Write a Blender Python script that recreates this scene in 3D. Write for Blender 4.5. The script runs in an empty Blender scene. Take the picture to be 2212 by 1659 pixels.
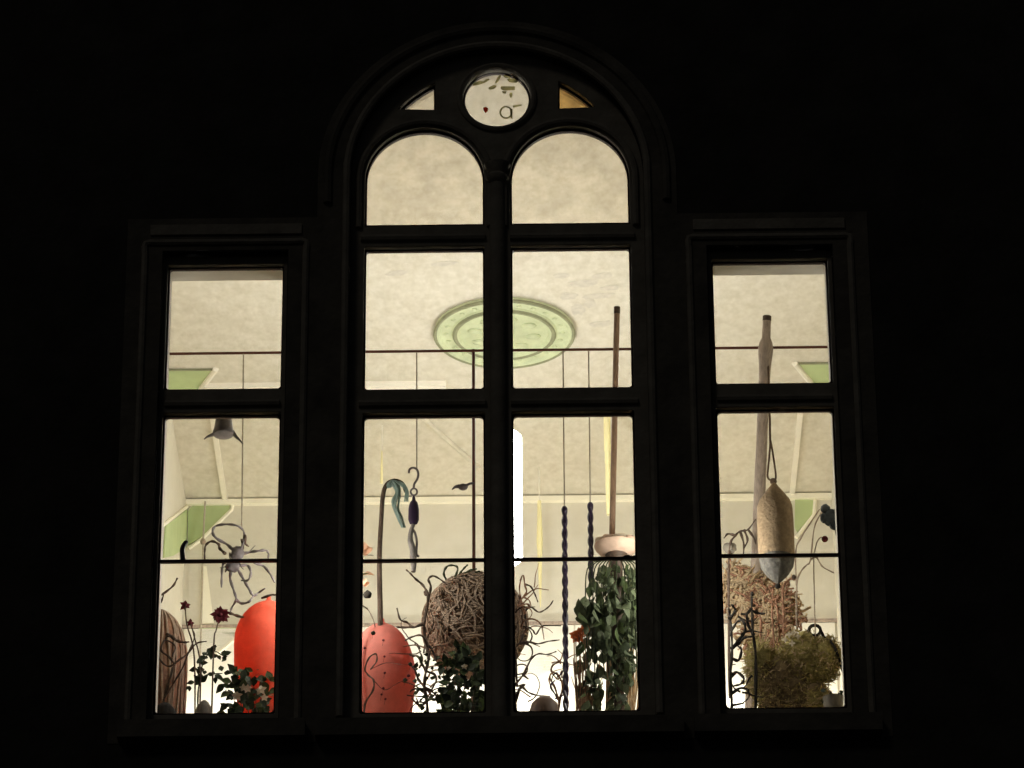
import bpy, math, random
from mathutils import Vector, Matrix, Euler
R = math.radians
random.seed(7)
sc = bpy.context.scene
col = sc.collection

# ------------------------------------------------------------------ camera
PITCH, YAW, ROLL = R(28.0), R(-0.4431), R(0.38)
DIST = 19.1                                   # metres from the lens to the middle of the facade window group
CAM = Vector((0.19, -DIST * math.cos(PITCH), 1.6))
FPX, PW, PH = 9570.0, 2212.0, 1659.0
fw = Vector((math.sin(YAW) * math.cos(PITCH), math.cos(YAW) * math.cos(PITCH), math.sin(PITCH)))
rt = Vector((math.cos(YAW), -math.sin(YAW), 0.0))
up = rt.cross(fw)
rt, up = rt * math.cos(ROLL) - up * math.sin(ROLL), up * math.cos(ROLL) + rt * math.sin(ROLL)
cd = bpy.data.cameras.new('camera')
cd.sensor_width = 36.0
cd.lens = 36.0 * FPX / PW
cd.clip_start = 0.1
cd.clip_end = 600
cam = bpy.data.objects.new('camera', cd)
col.objects.link(cam)
m3 = Matrix((rt, up, -fw)).transposed()
cam.matrix_world = Matrix.Translation(CAM) @ m3.to_4x4()
sc.camera = cam
sc.render.resolution_x, sc.render.resolution_y = 1024, 768

# ------------------------------------------------------------------ night sky and faint moonlight
SUN_EL, SUN_AZ = R(38), R(200)
w = bpy.data.worlds.new('World')
sc.world = w
w.use_nodes = True
nt = w.node_tree
bg = nt.nodes['Background']
sky = nt.nodes.new('ShaderNodeTexSky')
sky.sky_type = 'NISHITA'
sky.sun_disc = False
sky.sun_elevation = SUN_EL
sky.sun_rotation = SUN_AZ
nt.links.new(sky.outputs[0], bg.inputs[0])
bg.inputs[1].default_value = 0.0008
sl = bpy.data.lights.new('moonlight', 'SUN')
sl.energy = 0.03
sl.angle = R(12)
sl.color = (1.0, 0.93, 0.82)
so = bpy.data.objects.new('moonlight', sl)
col.objects.link(so)
so.rotation_euler = Vector((0.45, 0.75, -0.75)).to_track_quat('-Z', 'Y').to_euler()
vs = sc.view_settings
vs.view_transform = 'Standard'
vs.look = 'None'
vs.exposure = 0.30
vs.gamma = 1.0
sc.cycles.max_bounces = 14
sc.cycles.diffuse_bounces = 8
sc.cycles.glossy_bounces = 4
sc.cycles.transparent_max_bounces = 16
sc.cycles.caustics_reflective = False
sc.cycles.caustics_refractive = False
sc.cycles.sample_clamp_indirect = 6.0
LAMP_STRENGTH = 22.0
ADDED_SIDE_STRENGTH = 42.0
ADDED_SCONCE_STRENGTH = 66.0
FILL_STRIP_STRENGTH = 36.0

# ------------------------------------------------------------------ pixel helpers (a picture point on a real plane)
def ray(x, y):
    return fw * FPX + rt * (x - PW / 2) - up * (y - PH / 2)
def at(x, y, Y):
    d = ray(x, y)
    return CAM + d * ((Y - CAM.y) / d.y)
def atz(x, y, Z):
    d = ray(x, y)
    return CAM + d * ((Z - CAM.z) / d.z)
def atx(x, y, X):
    d = ray(x, y)
    return CAM + d * ((X - CAM.x) / d.x)
def mpp(Y):                                   # metres for one picture point at depth Y
    return (DIST + 0.885 * Y) / FPX
def c1(u, v): return (292 + .4264 * u, 867 + .4267 * v)
def c2(u, v): return (743 + .4161 * u, 867 + .4160 * v)
def c3(u, v): return (1079.5 + .4161 * u, 867 + .4160 * v)
def c4(u, v): return (1504 + .4266 * u, 867 + .4267 * v)

# ------------------------------------------------------------------ materials
def mat(name, rgb, rough=.7, var=.12, scale=8.0, bump=.0, bscale=40.0, trans=0.0, rgb2=None, spec=.3, metal=0.0, stretch=None):
    m = bpy.data.materials.new(name)
    m.use_nodes = True
    t = m.node_tree
    b = t.nodes['Principled BSDF']
    b.inputs['Roughness'].default_value = rough
    b.inputs['Specular IOR Level'].default_value = spec
    b.inputs['Metallic'].default_value = metal
    tc = t.nodes.new('ShaderNodeTexCoord')
    src = tc.outputs['Object']
    if stretch:
        mp = t.nodes.new('ShaderNodeMapping')
        mp.inputs['Scale'].default_value = stretch
        t.links.new(src, mp.inputs[0])
        src = mp.outputs[0]
    n = t.nodes.new('ShaderNodeTexNoise')
    n.inputs['Scale'].default_value = scale
    n.inputs['Detail'].default_value = 6
    n.inputs['Roughness'].default_value = .62
    t.links.new(src, n.inputs['Vector'])
    cr = t.nodes.new('ShaderNodeValToRGB')
    lo = rgb2 if rgb2 else tuple(c * (1 - var) for c in rgb)
    hi = rgb if rgb2 else tuple(min(1, c * (1 + var)) for c in rgb)
    cr.color_ramp.elements[0].position = .3
    cr.color_ramp.elements[1].position = .7
    cr.color_ramp.elements[0].color = (*lo, 1)
    cr.color_ramp.elements[1].color = (*hi, 1)
    t.links.new(n.outputs['Fac'], cr.inputs[0])
    t.links.new(cr.outputs[0], b.inputs['Base Color'])
    if bump:
        n2 = t.nodes.new('ShaderNodeTexNoise')
        n2.inputs['Scale'].default_value = bscale
        n2.inputs['Detail'].default_value = 5
        t.links.new(src, n2.inputs['Vector'])
        bp = t.nodes.new('ShaderNodeBump')
        bp.inputs['Strength'].default_value = bump
        bp.inputs['Distance'].default_value = .01
        t.links.new(n2.outputs['Fac'], bp.inputs['Height'])
        t.links.new(bp.outputs[0], b.inputs['Normal'])
    if trans:
        out = t.nodes['Material Output']
        tr = t.nodes.new('ShaderNodeBsdfTranslucent')
        t.links.new(cr.outputs[0], tr.inputs[0])
        mx = t.nodes.new('ShaderNodeMixShader')
        mx.inputs[0].default_value = trans
        t.links.new(b.outputs[0], mx.inputs[1])
        t.links.new(tr.outputs[0], mx.inputs[2])
        t.links.new(mx.outputs[0], out.inputs[0])
    return m
def glass(name, tint, dirt=.0):
    m = bpy.data.materials.new(name)
    m.use_nodes = True
    t = m.node_tree
    t.nodes.remove(t.nodes['Principled BSDF'])
    out = t.nodes['Material Output']
    tr = t.nodes.new('ShaderNodeBsdfTransparent')
    tc = t.nodes.new('ShaderNodeTexCoord')
    n = t.nodes.new('ShaderNodeTexNoise')
    n.inputs['Scale'].default_value = 9
    n.inputs['Detail'].default_value = 7
    t.links.new(tc.outputs['Object'], n.inputs['Vector'])
    cr = t.nodes.new('ShaderNodeValToRGB')
    cr.color_ramp.elements[0].position = .35
    cr.color_ramp.elements[1].position = .65
    cr.color_ramp.elements[0].color = (*[c * (1 - dirt) for c in tint], 1)
    cr.color_ramp.elements[1].color = (*tint, 1)
    t.links.new(n.outputs['Fac'], cr.inputs[0])
    t.links.new(cr.outputs[0], tr.inputs[0])
    gl = t.nodes.new('ShaderNodeBsdfGlossy')
    gl.inputs['Roughness'].default_value = .03
    fr = t.nodes.new('ShaderNodeFresnel')
    fr.inputs[0].default_value = 1.45
    mx = t.nodes.new('ShaderNodeMixShader')
    t.links.new(fr.outputs[0], mx.inputs[0])
    t.links.new(tr.outputs[0], mx.inputs[1])
    t.links.new(gl.outputs[0], mx.inputs[2])
    t.links.new(mx.outputs[0], out.inputs[0])
    return m
def emit(name, rgb, s):
    m = bpy.data.materials.new(name)
    m.use_nodes = True
    t = m.node_tree
    t.nodes.remove(t.nodes['Principled BSDF'])
    e = t.nodes.new('ShaderNodeEmission')
    e.inputs[0].default_value = (*rgb, 1)
    e.inputs[1].default_value = s
    t.links.new(e.outputs[0], t.nodes['Material Output'].inputs[0])
    return m
M = dict(
    stone=mat('weathered stone', (.075, .07, .06), .9, .3, 5, .5, 30),
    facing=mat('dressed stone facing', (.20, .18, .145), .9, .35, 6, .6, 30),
    trim=mat('dressed stone', (.42, .38, .31), .85, .25, 9, .4, 50),
    timber=mat('dark painted timber', (.055, .03, .024), .6, .3, 20, .2, 60),
    paving=mat('paving', (.07, .068, .065), .9, .3, 2, .4, 20),
    slate=mat('roof slate', (.05, .05, .055), .8, .3, 3, .3, 20),
    ceiling=mat('old ceiling plaster', (.70, .665, .575), .95, .12, 24, .12, 40, rgb2=(.56, .52, .42), stretch=(1, .6, 1)),
    patch=mat('bare plaster patch', (.57, .535, .46), .95, .12, 30),
    wall=mat('cream wall plaster', (.70, .665, .575), .95, .1, 9.0, .2, 30, rgb2=(.64, .605, .505)),
    wall_low=mat('brightened wall panel paint', (.84, .81, .72), .8, .05, 3.0),  # lower wall whitened in place of stronger light on it
    white=mat('white paint', (.84, .80, .70), .55, .05, 10),
    cornice=mat('bright white paint', (.93, .89, .74), .5, .03, 10),
    green=mat('sage green paint', (.44, .53, .27), .7, .12, 6),
    green2=mat('pale green plaster', (.55, .60, .39), .8, .12, 14, .3, 40),
    green3=mat('dark green plaster', (.25, .26, .16), .8, .2, 14),  # deeper green for the medallion rings and panel edge
    floor=mat('floorboards', (.36, .27, .18), .6, .25, 6),
    rod=mat('red brown rod', (.10, .035, .022), .5, .2, 20),
    cord=mat('tan cord', (.44, .39, .31), .9, .2, 60),
    rope=mat('dark rope', (.13, .085, .055), .9, .3, 80, .5, 200),
    wood=mat('brown turned wood', (.30, .19, .125), .5, .25, 12, stretch=(8, 8, 1)),
    woodgrey=mat('grey worn wood', (.36, .29, .24), .6, .3, 12, stretch=(8, 8, 1)),
    woodcap=mat('dark wood cap', (.07, .045, .03), .6, .2, 12),
    purple=mat('dark purple metal', (.022, .010, .034), .4, .3, 30, spec=.5),
    iron=mat('grey iron', (.13, .11, .11), .5, .3, 30, .2, 60),
    bell=mat('grey felted metal', (.20, .18, .165), .6, .25, 25, .2, 60),
    twig=mat('grey brown twig', (.085, .058, .042), .9, .35, 60, .4, 120),
    twigpale=mat('pale peeled twig', (.33, .26, .20), .9, .25, 60),
    twigrust=mat('rust brown twig', (.27, .14, .085), .9, .35, 60),
    wicker=mat('brown wicker', (.42, .31, .225), .85, .3, 40, .3, 90),
    wickercore=mat('brown wicker core', (.30, .205, .145), .95, .3, 30, .5, 60),
    bark=mat('red brown bark', (.27, .145, .09), .9, .4, 25, .6, 50),
    red=mat('orange red vinyl', (.90, .20, .115), .7, .1, 22, .25, 30, trans=.6),
    pinkred=mat('faded red vinyl', (.82, .30, .24), .75, .14, 18, .25, 30, trans=.5),
    maroon=mat('maroon petal', (.11, .008, .015), .7, .3, 30, trans=.2),
    pink=mat('pale pink petal', (.70, .44, .30), .7, .15, 20, trans=.45),
    cream=mat('cream petal', (.80, .70, .56), .7, .1, 20, trans=.4),
    leaf=mat('green leaf', (.070, .098, .036), .6, .35, 14, trans=.35, spec=.22),
    leafdark=mat('dark green leaf', (.026, .036, .015), .65, .35, 14, trans=.16, spec=.2),
    leafgrey=mat('grey green leaf', (.085, .105, .055), .6, .35, 14, trans=.35, spec=.22),
    orange=mat('orange flower', (.62, .16, .05), .6, .2, 20, trans=.4),
    tan=mat('tan dried stalk', (.40, .25, .12), .9, .35, 30, trans=.25),
    tanlight=mat('golden dried bloom', (.60, .46, .29), .9, .25, 20, .4, 50, trans=.35),
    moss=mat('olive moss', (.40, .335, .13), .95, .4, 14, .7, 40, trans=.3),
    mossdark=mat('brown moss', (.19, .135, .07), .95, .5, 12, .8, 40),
    soil=mat('dark soil', (.02, .016, .012), 1, .4, 30),
    buoy=mat('bark brown buoy', (.36, .26, .16), .9, .22, 50, .8, 70),
    buoygrey=mat('grey buoy cone', (.15, .14, .125), .8, .4, 36, .8, 60),
    terracotta=mat('pale clay', (.62, .44, .33), .8, .2, 14, .3, 40),
    seafoam=mat('grey green net', (.33, .43, .39), .7, .3, 20, trans=.5),
    wax=mat('pale yellow wax', (.92, .86, .52), .5, .05, 10, trans=.2),
    slateblue=mat('blue grey pod', (.07, .085, .10), .6, .3, 20, .4, 50),
    stonegrey=mat('grey pebble', (.17, .15, .12), .8, .25, 12, .3, 40),
    dome=mat('brown dome', (.16, .10, .065), .6, .2, 10),
    lead=mat('grey green glass paint', (.42, .40, .27), .7, .35, 30, trans=.85),
    redglass=mat('red glass paint', (.32, .07, .03), .6, .2, 30, trans=.8),
    clear=glass('clear glass', (.97, .97, .955)),
    oldglass=glass('old clouded glass', (.95, .93, .88), .07),
    amber=glass('amber glass', (.95, .78, .50), .35),
    lamp=emit('lamp glass', (1.0, .99, .965), LAMP_STRENGTH),
    added_lamp=emit('added side lamp glass', (1.0, .99, .965), ADDED_SIDE_STRENGTH),
    sconce=emit('added sconce globe', (1.0, .985, .94), ADDED_SCONCE_STRENGTH),  # for the added sconces, out of view
    fill=emit('cove light strip', (1.0, .985, .94), FILL_STRIP_STRENGTH),
)

# ------------------------------------------------------------------ mesh building
ORG = {}
def spline(pts, n):
    pts = [Vector(p) for p in pts]
    if len(pts) < 3 or n < 2:
        return pts
    out = []
    q = [pts[0] * 2 - pts[1]] + pts + [pts[-1] * 2 - pts[-2]]
    for i in range(1, len(q) - 2):
        a, b, c, d = q[i - 1], q[i], q[i + 1], q[i + 2]
        for k in range(n):
            t = k / n
            out.append(.5 * (2 * b + (c - a) * t + (2 * a - 5 * b + 4 * c - d) * t * t + (3 * b - a - 3 * c + d) * t ** 3))
    out.append(pts[-1])
    return out
class MB:
    def __init__(s):
        s.v, s.f = [], []
    def box(s, x0, x1, y0, y1, z0, z1):
        b = len(s.v)
        s.v += [Vector((x, y, z)) for x in (x0, x1) for y in (y0, y1) for z in (z0, z1)]
        s.f += [tuple(b + i for i in q) for q in ((0, 1, 3, 2), (4, 6, 7, 5), (0, 4, 5, 1), (2, 3, 7, 6), (0, 2, 6, 4), (1, 5, 7, 3))]
        return s
    def tube(s, pts, r, n=7, sub=4, r1=None, closed=False):
        pts = spline(pts, sub) if not closed else [Vector(p) for p in pts]
        k = len(pts)
        b = len(s.v)
        prev = None
        for i, p in enumerate(pts):
            if closed:
                d = pts[(i + 1) % k] - pts[i - 1]
            else:
                d = pts[min(i + 1, k - 1)] - pts[max(i - 1, 0)]
            d = d.normalized() if d.length > 1e-9 else Vector((0, 0, 1))
            if prev is None:
                a = d.orthogonal().normalized()
            else:
                a = prev - d * prev.dot(d)
                a = a.normalized() if a.length > 1e-6 else d.orthogonal().normalized()
            prev = a
            c = d.cross(a)
            if callable(r):
                rr = r(i / max(1, k - 1))
            elif r1 is not None:
                rr = r + (r1 - r) * i / max(1, k - 1)
            else:
                rr = r
            for j in range(n):
                t = 2 * math.pi * j / n
                s.v.append(p + (a * math.cos(t) + c * math.sin(t)) * rr)
        for i in range(k if closed else k - 1):
            for j in range(n):
                i2 = (i + 1) % k
                s.f.append((b + i * n + j, b + i * n + (j + 1) % n, b + i2 * n + (j + 1) % n, b + i2 * n + j))
        if not closed:
            s.f.append(tuple(b + j for j in reversed(range(n))))
            s.f.append(tuple(b + (k - 1) * n + j for j in range(n)))
        return s
    def lathe(s, prof, c, n=24, axis=Vector((0, 0, 1)), sx=1.0, sy=1.0):
        c = Vector(c)
        q = Vector((0, 0, 1)).rotation_difference(axis)
        b = len(s.v)
        for r, z in prof:
            for j in range(n):
                t = 2 * math.pi * j / n
                s.v.append(c + q @ Vector((r * math.cos(t) * sx, r * math.sin(t) * sy, z)))
        for i in range(len(prof) - 1):
            for j in range(n):
                s.f.append((b + i * n + j, b + i * n + (j + 1) % n, b + (i + 1) * n + (j + 1) % n, b + (i + 1) * n + j))
        s.f.append(tuple(b + j for j in reversed(range(n))))
        s.f.append(tuple(b + (len(prof) - 1) * n + j for j in range(n)))
        return s
    def ball(s, c, rx, ry, rz, n=20, k=12, wob=0.0, seed=0):
        rnd = random.Random(seed)
        b0 = len(s.v)
        prof = [(max(.001, math.sin(math.pi * i / k)), -math.cos(math.pi * i / k)) for i in range(k + 1)]
        s.lathe(prof, (0, 0, 0), n)
        ph = [rnd.uniform(0, 6.28) for _ in range(6)]
        for i in range(b0, len(s.v)):
            p = s.v[i]
            q = 1 + wob * (math.sin(4 * p.x + ph[0]) * math.sin(5 * p.y + ph[1]) + .6 * math.sin(9 * p.z + ph[2]) * math.sin(8 * p.x + ph[3]))
            s.v[i] = Vector(c) + Vector((p.x * rx, p.y * ry, p.z * rz)) * q
        return s
    def poly(s, pts, off):
        """flat polygon thickened by the vector off"""
        pts = [Vector(p) for p in pts]
        b, k = len(s.v), len(pts)
        s.v += pts + [p + off for p in pts]
        s.f.append(tuple(b + i for i in range(k)))
        s.f.append(tuple(b + k + i for i in reversed(range(k))))
        for i in range(k):
            j = (i + 1) % k
            s.f.append((b + j, b + i, b + k + i, b + k + j))
        return s
    def build(s, name, m, parent=None, smooth=True, origin=None):
        o0 = ORG.get(parent.name, Vector()) if parent else (Vector(origin) if origin else Vector())
        me = bpy.data.meshes.new(name)
        me.from_pydata([v - o0 for v in s.v], [], s.f)
        me.update()
        import bmesh
        bm = bmesh.new(); bm.from_mesh(me)
        bmesh.ops.recalc_face_normals(bm, faces=bm.faces[:])
        bm.to_mesh(me); bm.free()
        if smooth:
            me.polygons.foreach_set('use_smooth', [True] * len(me.polygons))
            try:
                me.set_sharp_from_angle(angle=R(42))
            except Exception:
                pass
        me.materials.append(M[m])
        o = bpy.data.objects.new(name, me)
        col.objects.link(o)
        if parent:
            o.parent = parent
        elif origin:
            o.location = origin
        ORG[o.name] = o0
        return o
def thing(name, label, cat, loc=(0, 0, 0), group=None):
    o = bpy.data.objects.new(name, None)
    col.objects.link(o)
    o.empty_display_size = .05
    o.location = loc
    o['label'] = label
    o['category'] = cat
    if group:
        o['group'] = group
    ORG[o.name] = Vector(loc)
    return o
def struct(o):
    o['kind'] = 'structure'
    return o
def arc(cx, cz, r, a0, a1, n):
    return [(cx + r * math.cos(a0 + (a1 - a0) * i / n), cz + r * math.sin(a0 + (a1 - a0) * i / n)) for i in range(n + 1)]
def rect(x0, x1, z0, z1):
    return [(x0, z0), (x1, z0), (x1, z1), (x0, z1)]
def rrect(x0, x1, z0, z1, r, n=4):
    return (arc(x0 + r, z0 + r, r, math.pi, 1.5 * math.pi, n) + arc(x1 - r, z0 + r, r, 1.5 * math.pi, 2 * math.pi, n)
            + arc(x1 - r, z1 - r, r, 0, .5 * math.pi, n) + arc(x0 + r, z1 - r, r, .5 * math.pi, math.pi, n))
def archo(x0, x1, z0, zs, n=24, g=0.0):
    x0, x1, z0 = x0 - g, x1 + g, z0 - g
    r = (x1 - x0) / 2
    return [(x0, z0), (x1, z0)] + arc((x0 + x1) / 2, zs, r, 0, math.pi, n)
def plate(name, loops, y0, y1, m, parent=None, bevel=.0):
    cu = bpy.data.curves.new(name, 'CURVE')
    cu.dimensions = '2D'
    cu.fill_mode = 'BOTH'
    cu.extrude = (y1 - y0) / 2 - bevel
    cu.bevel_depth = bevel
    cu.bevel_resolution = 2
    if bevel:
        cu.offset = -bevel
    for lp in loops:
        sp = cu.splines.new('POLY')
        sp.points.add(len(lp) - 1)
        for p, q in zip(sp.points, lp):
            p.co = (q[0], q[1], 0, 1)
        sp.use_cyclic_u = True
    tmp = bpy.data.objects.new('tmp_plate', cu)
    col.objects.link(tmp)
    dg = bpy.context.evaluated_depsgraph_get()
    me = bpy.data.meshes.new_from_object(tmp.evaluated_get(dg))
    bpy.data.objects.remove(tmp)
    bpy.data.curves.remove(cu)
    o0 = ORG.get(parent.name, Vector()) if parent else Vector()
    for v in me.vertices:
        v.co = Vector((v.co.x, (y0 + y1) / 2 - v.co.z, v.co.y)) - o0
    me.name = name
    me.materials.clear()
    me.materials.append(M[m])
    o = bpy.data.objects.new(name, me)
    col.objects.link(o)
    if parent:
        o.parent = parent
    ORG[o.name] = o0
    return o

# ------------------------------------------------------------------ setting: ground, building
g = MB().box(-150, 150, -150, 150, -.3, 0).build('ground', 'paving', None, False)
struct(g)

bld = thing('old_building', 'dark old stone building with three tall lit windows at night', 'building', (0, 0, 0))
ZS = 9.03
SW = dict(x0=.942, x1=1.435)
side_open = [rect(-1.46, -.917, 8.99, 11.215), rect(.917, 1.46, 8.99, 11.215)]
centre_open = archo(-.645, .645, 8.97, 11.6, 40)
plate('facade_wall', [rect(-12, 12, 0, 17)] + side_open + [centre_open], -.045, .058, 'stone', bld, .006)
plate('ambient_facing', [[(-1.62, 8.88), (1.62, 8.88), (1.62, 11.38), (.79, 11.38)] + arc(0, 11.6, .79, 0, math.pi, 40) + [(-.79, 11.38), (-1.62, 11.38)],
                       rect(-1.464, -.913, 8.986, 11.219), rect(.913, 1.464, 8.986, 11.219), archo(-.649, .649, 8.966, 11.6, 40)], -.049, -.02, 'facing', bld)  # paler facing also puts the brighter ambient near the windows into colour
MB().box(-12, -11.7, .06, 12, 0, 17).build('side_wall', 'stone', bld, False)
MB().box(11.7, 12, .06, 12, 0, 17).build('side_wall', 'stone', bld, False)
MB().box(-11.7, 11.7, 11.7, 12, 0, 17).build('rear_wall', 'stone', bld, False)
MB().box(-12.2, 12.2, -.3, 12.2, 17.0, 17.3).build('roof', 'slate', bld, False)

# stone tracery of the tall arched window: eight lights, roundel and two spandrels
TOP = .03                                     # the frame's thickness seen from below
CX0, CX1 = .065, .576
g_ = .008
holes = []
for s in (-1, 1):
    a, b = sorted((s * CX0, s * CX1))
    holes += [rrect(a - g_, b + g_, 9.025, 10.40 + TOP + .004, .01), rrect(a - g_, b + g_, 10.545, 11.222 + TOP + .004, .01),
              archo(a, b, 11.368, 11.575 + TOP - .003, 28, g_)]
holes.append(arc(0, 12.016, .151, 0, 2 * math.pi * 47 / 48, 47))
def spandrel(s, g=0.0):
    pts = [(s * (.281 - g), 11.965 - g)] + [(s * x, z) for x, z in arc(0, 11.604, .560 + g, math.atan2(.364 - g, .428 + g), math.atan2(.482 + g, .281 - g), 8)]
    return pts if s > 0 else pts[::-1]
holes += [spandrel(1, g_), spandrel(-1, g_)]
tr = plate('stone_tracery', [archo(-.70, .70, 8.94, 11.6, 40)] + holes, 0, .03, 'trim', bld, .003)
# rounded mouldings on the tracery
def arch_path(cx, hw, z0, zs, r, y, n=20):
    return [(cx - hw, y, z0)] + [(cx - hw, y, z0 + (zs - z0) * k / 6) for k in range(1, 6)] + [(x, y, z) for x, z in arc(cx, zs, r, math.pi, 0, n)] + [(cx + hw, y, zs - (zs - z0) * k / 6) for k in range(1, 7)]
for s in (-1, 1):
    MB().tube(arch_path(s * .3205, .289, 11.35, 11.60, .289, -.004), .016, 8, 2).build('arch_mould', 'trim', bld)
MB().tube([(0, -.006, z) for z in (8.99, 9.6, 10.2, 10.8, 11.3, 11.62)], .036, 10, 1).build('mullion_shaft', 'trim', bld)
MB().lathe([(.034, 0), (.05, .015), (.052, .035), (.04, .05), (.056, .085), (.06, .10)], (0, -.006, 11.56), 14).build('shaft_capital', 'trim', bld)
MB().tube([(.166 * math.cos(t * math.pi / 18), -.003, 12.016 + .166 * math.sin(t * math.pi / 18)) for t in range(36)], .014, 8, 1, closed=True).build('roundel_mould', 'trim', bld)
MB().tube(arch_path(0, .662, 8.99, 11.6, .662, -.052, 32), .017, 8, 2).build('arch_mould', 'trim', bld)
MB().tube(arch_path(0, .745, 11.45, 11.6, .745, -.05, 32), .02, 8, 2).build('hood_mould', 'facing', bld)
for z in (10.476, 11.297):                    # transom rolls between the lights
    for s in (-1, 1):
        a, b = sorted((s * .055, s * .60))
        MB().tube([(a, -.001, z), (b, -.001, z)], .018, 8, 1).build('transom_roll', 'trim', bld)
# stone plates and mouldings of the two side windows
for s in (-1, 1):
    a, b = sorted((s * SW['x0'], s * SW['x1']))
    plate('stone_surround', [rect(a - .06, b + .06, 8.95, 11.27),
                             rrect(a - g_, b + g_, 9.03, 10.41 + TOP + .004, .008), rrect(a - g_, b + g_, 10.556, 11.142 + TOP + .004, .008)], 0, .03, 'trim', bld, .003)
    MB().tube([(a - .105, -.05, 8.98)] + [(a - .105, -.05, z) for z in (9.5, 10, 10.5, 11, 11.20)] + [(a - .104, -.05, 11.255), (a - .05, -.05, 11.258)]
              + [(x, -.05, 11.258) for x in (a + .1, b - .1, b + .05)] + [(b + .104, -.05, 11.255), (b + .105, -.05, 11.2)]
              + [(b + .105, -.05, z) for z in (11, 10.5, 10, 9.5, 8.98)], .015, 8, 2).build('jamb_mould', 'trim', bld)
    MB().box(a - .085, b + .085, -.058, -.046, 11.295, 11.345).build('lintel_band', 'trim', bld, False)
    MB().tube([(a, -.001, 10.485), (b, -.001, 10.485)], .018, 8, 1).build('transom_roll', 'trim', bld)
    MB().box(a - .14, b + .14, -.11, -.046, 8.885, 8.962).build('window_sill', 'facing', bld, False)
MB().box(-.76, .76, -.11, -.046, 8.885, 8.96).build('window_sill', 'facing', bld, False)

# timber frames with glazing bars and panes, one window part for each light
def window(a, b, z0, z1, bar=None, glass_m='clear', arch=None):
    o = [rect(a - .03, b + .03, z0 - .03, z1 + .03)] if arch is None else [archo(a, b, z0, arch, 28, .03)]
    hole = rrect(a, b, z0 + .012, z1, .018 if bar else .012) if arch is None else archo(a, b, z0 + .012, arch, 28)
    f = plate('window', o + [hole], .031, .055, 'timber', bld, .002)
    if bar:
        MB().box(a - .006, b + .006, .033, .053, bar[0], bar[1]).build('glazing_bar', 'timber', f, False)
        for q0, q1 in ((z0, bar[0]), (bar[1], z1)):
            plate('pane', [rect(a - .004, b + .004, q0, q1)], .0415, .0445, glass_m, f)
    else:
        plate('pane', [rect(a - .004, b + .004, z0, z1) if arch is None else archo(a, b, z0, arch, 28, .004)], .0415, .0445, glass_m, f)
    return f
for s in (-1, 1):
    a, b = sorted((s * SW['x0'], s * SW['x1']))
    window(a, b, 9.037, 10.41 + TOP, (9.749, 9.7595))
    window(a, b, 10.563, 11.142 + TOP)
    a, b = sorted((s * CX0, s * CX1))
    window(a, b, 9.032, 10.40 + TOP, (9.742, 9.7525))
    window(a, b, 10.552, 11.222 + TOP)
    window(a, b, 11.372, 11.83, None, 'oldglass', arch=11.575 + TOP - .003)
f = plate('window', [arc(0, 12.02, .18, 0, 2 * math.pi * 47 / 48, 47), arc(0, 12.025, .1425, 0, 2 * math.pi * 47 / 48, 47)], .031, .055, 'timber', bld, .002)
plate('pane', [arc(0, 12.025, .146, 0, 2 * math.pi * 47 / 48, 47)], .0415, .0445, 'clear', f)
def c5(u, v): return (708 + .336 * u, 53 + .336 * v)
def motif(pts, m, name='painted_motif'):
    MB().poly([at(*c5(*p), .047) for p in pts], Vector((0, .002, 0))).build(name, m, f, False)
def blob(u, v, a, b, rot=0, n=9, seed=1):
    rnd = random.Random(seed)
    out = []
    for i in range(n):
        t = 2 * math.pi * i / n
        k = rnd.uniform(.75, 1.15)
        x, y = a * math.cos(t) * k, b * math.sin(t) * k
        out.append((u + x * math.cos(rot) - y * math.sin(rot), v + x * math.sin(rot) + y * math.cos(rot)))
    return out
motif(blob(965, 378, 34, 13, -.3, 9, 2), 'lead'); motif(blob(1015, 362, 32, 8, -.5, 9, 3), 'lead')
motif(blob(1060, 405, 32, 12, -.35, 9, 4), 'lead'); motif(blob(1095, 350, 32, 9, -1.0, 9, 5), 'lead')
motif(blob(1185, 360, 36, 14, .1, 9, 6), 'lead'); motif(blob(1150, 335, 26, 8, .2, 9, 6), 'lead')
motif([(1113, 397), (1203, 397), (1203, 420), (1135, 424), (1113, 415)], 'lead')
motif([(1120, 428), (1150, 428), (1146, 443), (1124, 440)], 'lead')
motif(blob(1178, 452, 12, 20, 0, 8, 7), 'lead')
motif(blob(1016, 545, 20, 20, .6, 6, 8), 'redglass')
motif([(1190, 520), (1245, 513), (1246, 522), (1192, 533)], 'lead')
MB().tube([at(*c5(1146 + 37 * math.cos(t * .3307), 565 + 37 * math.sin(t * .3307)), .049) for t in range(19)], .0042, 6, 1, closed=True).build('painted_ring', 'lead', f)
motif([(1170, 545), (1187, 540), (1188, 608), (1176, 600)], 'lead')
for s, m_ in ((-1, 'oldglass'), (1, 'amber')):
    f2 = plate('window', [spandrel(s, .02), spandrel(s)], .031, .052, 'timber', bld, .002)
    plate('pane', [spandrel(s, .003)], .0405, .0435, m_, f2)

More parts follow.
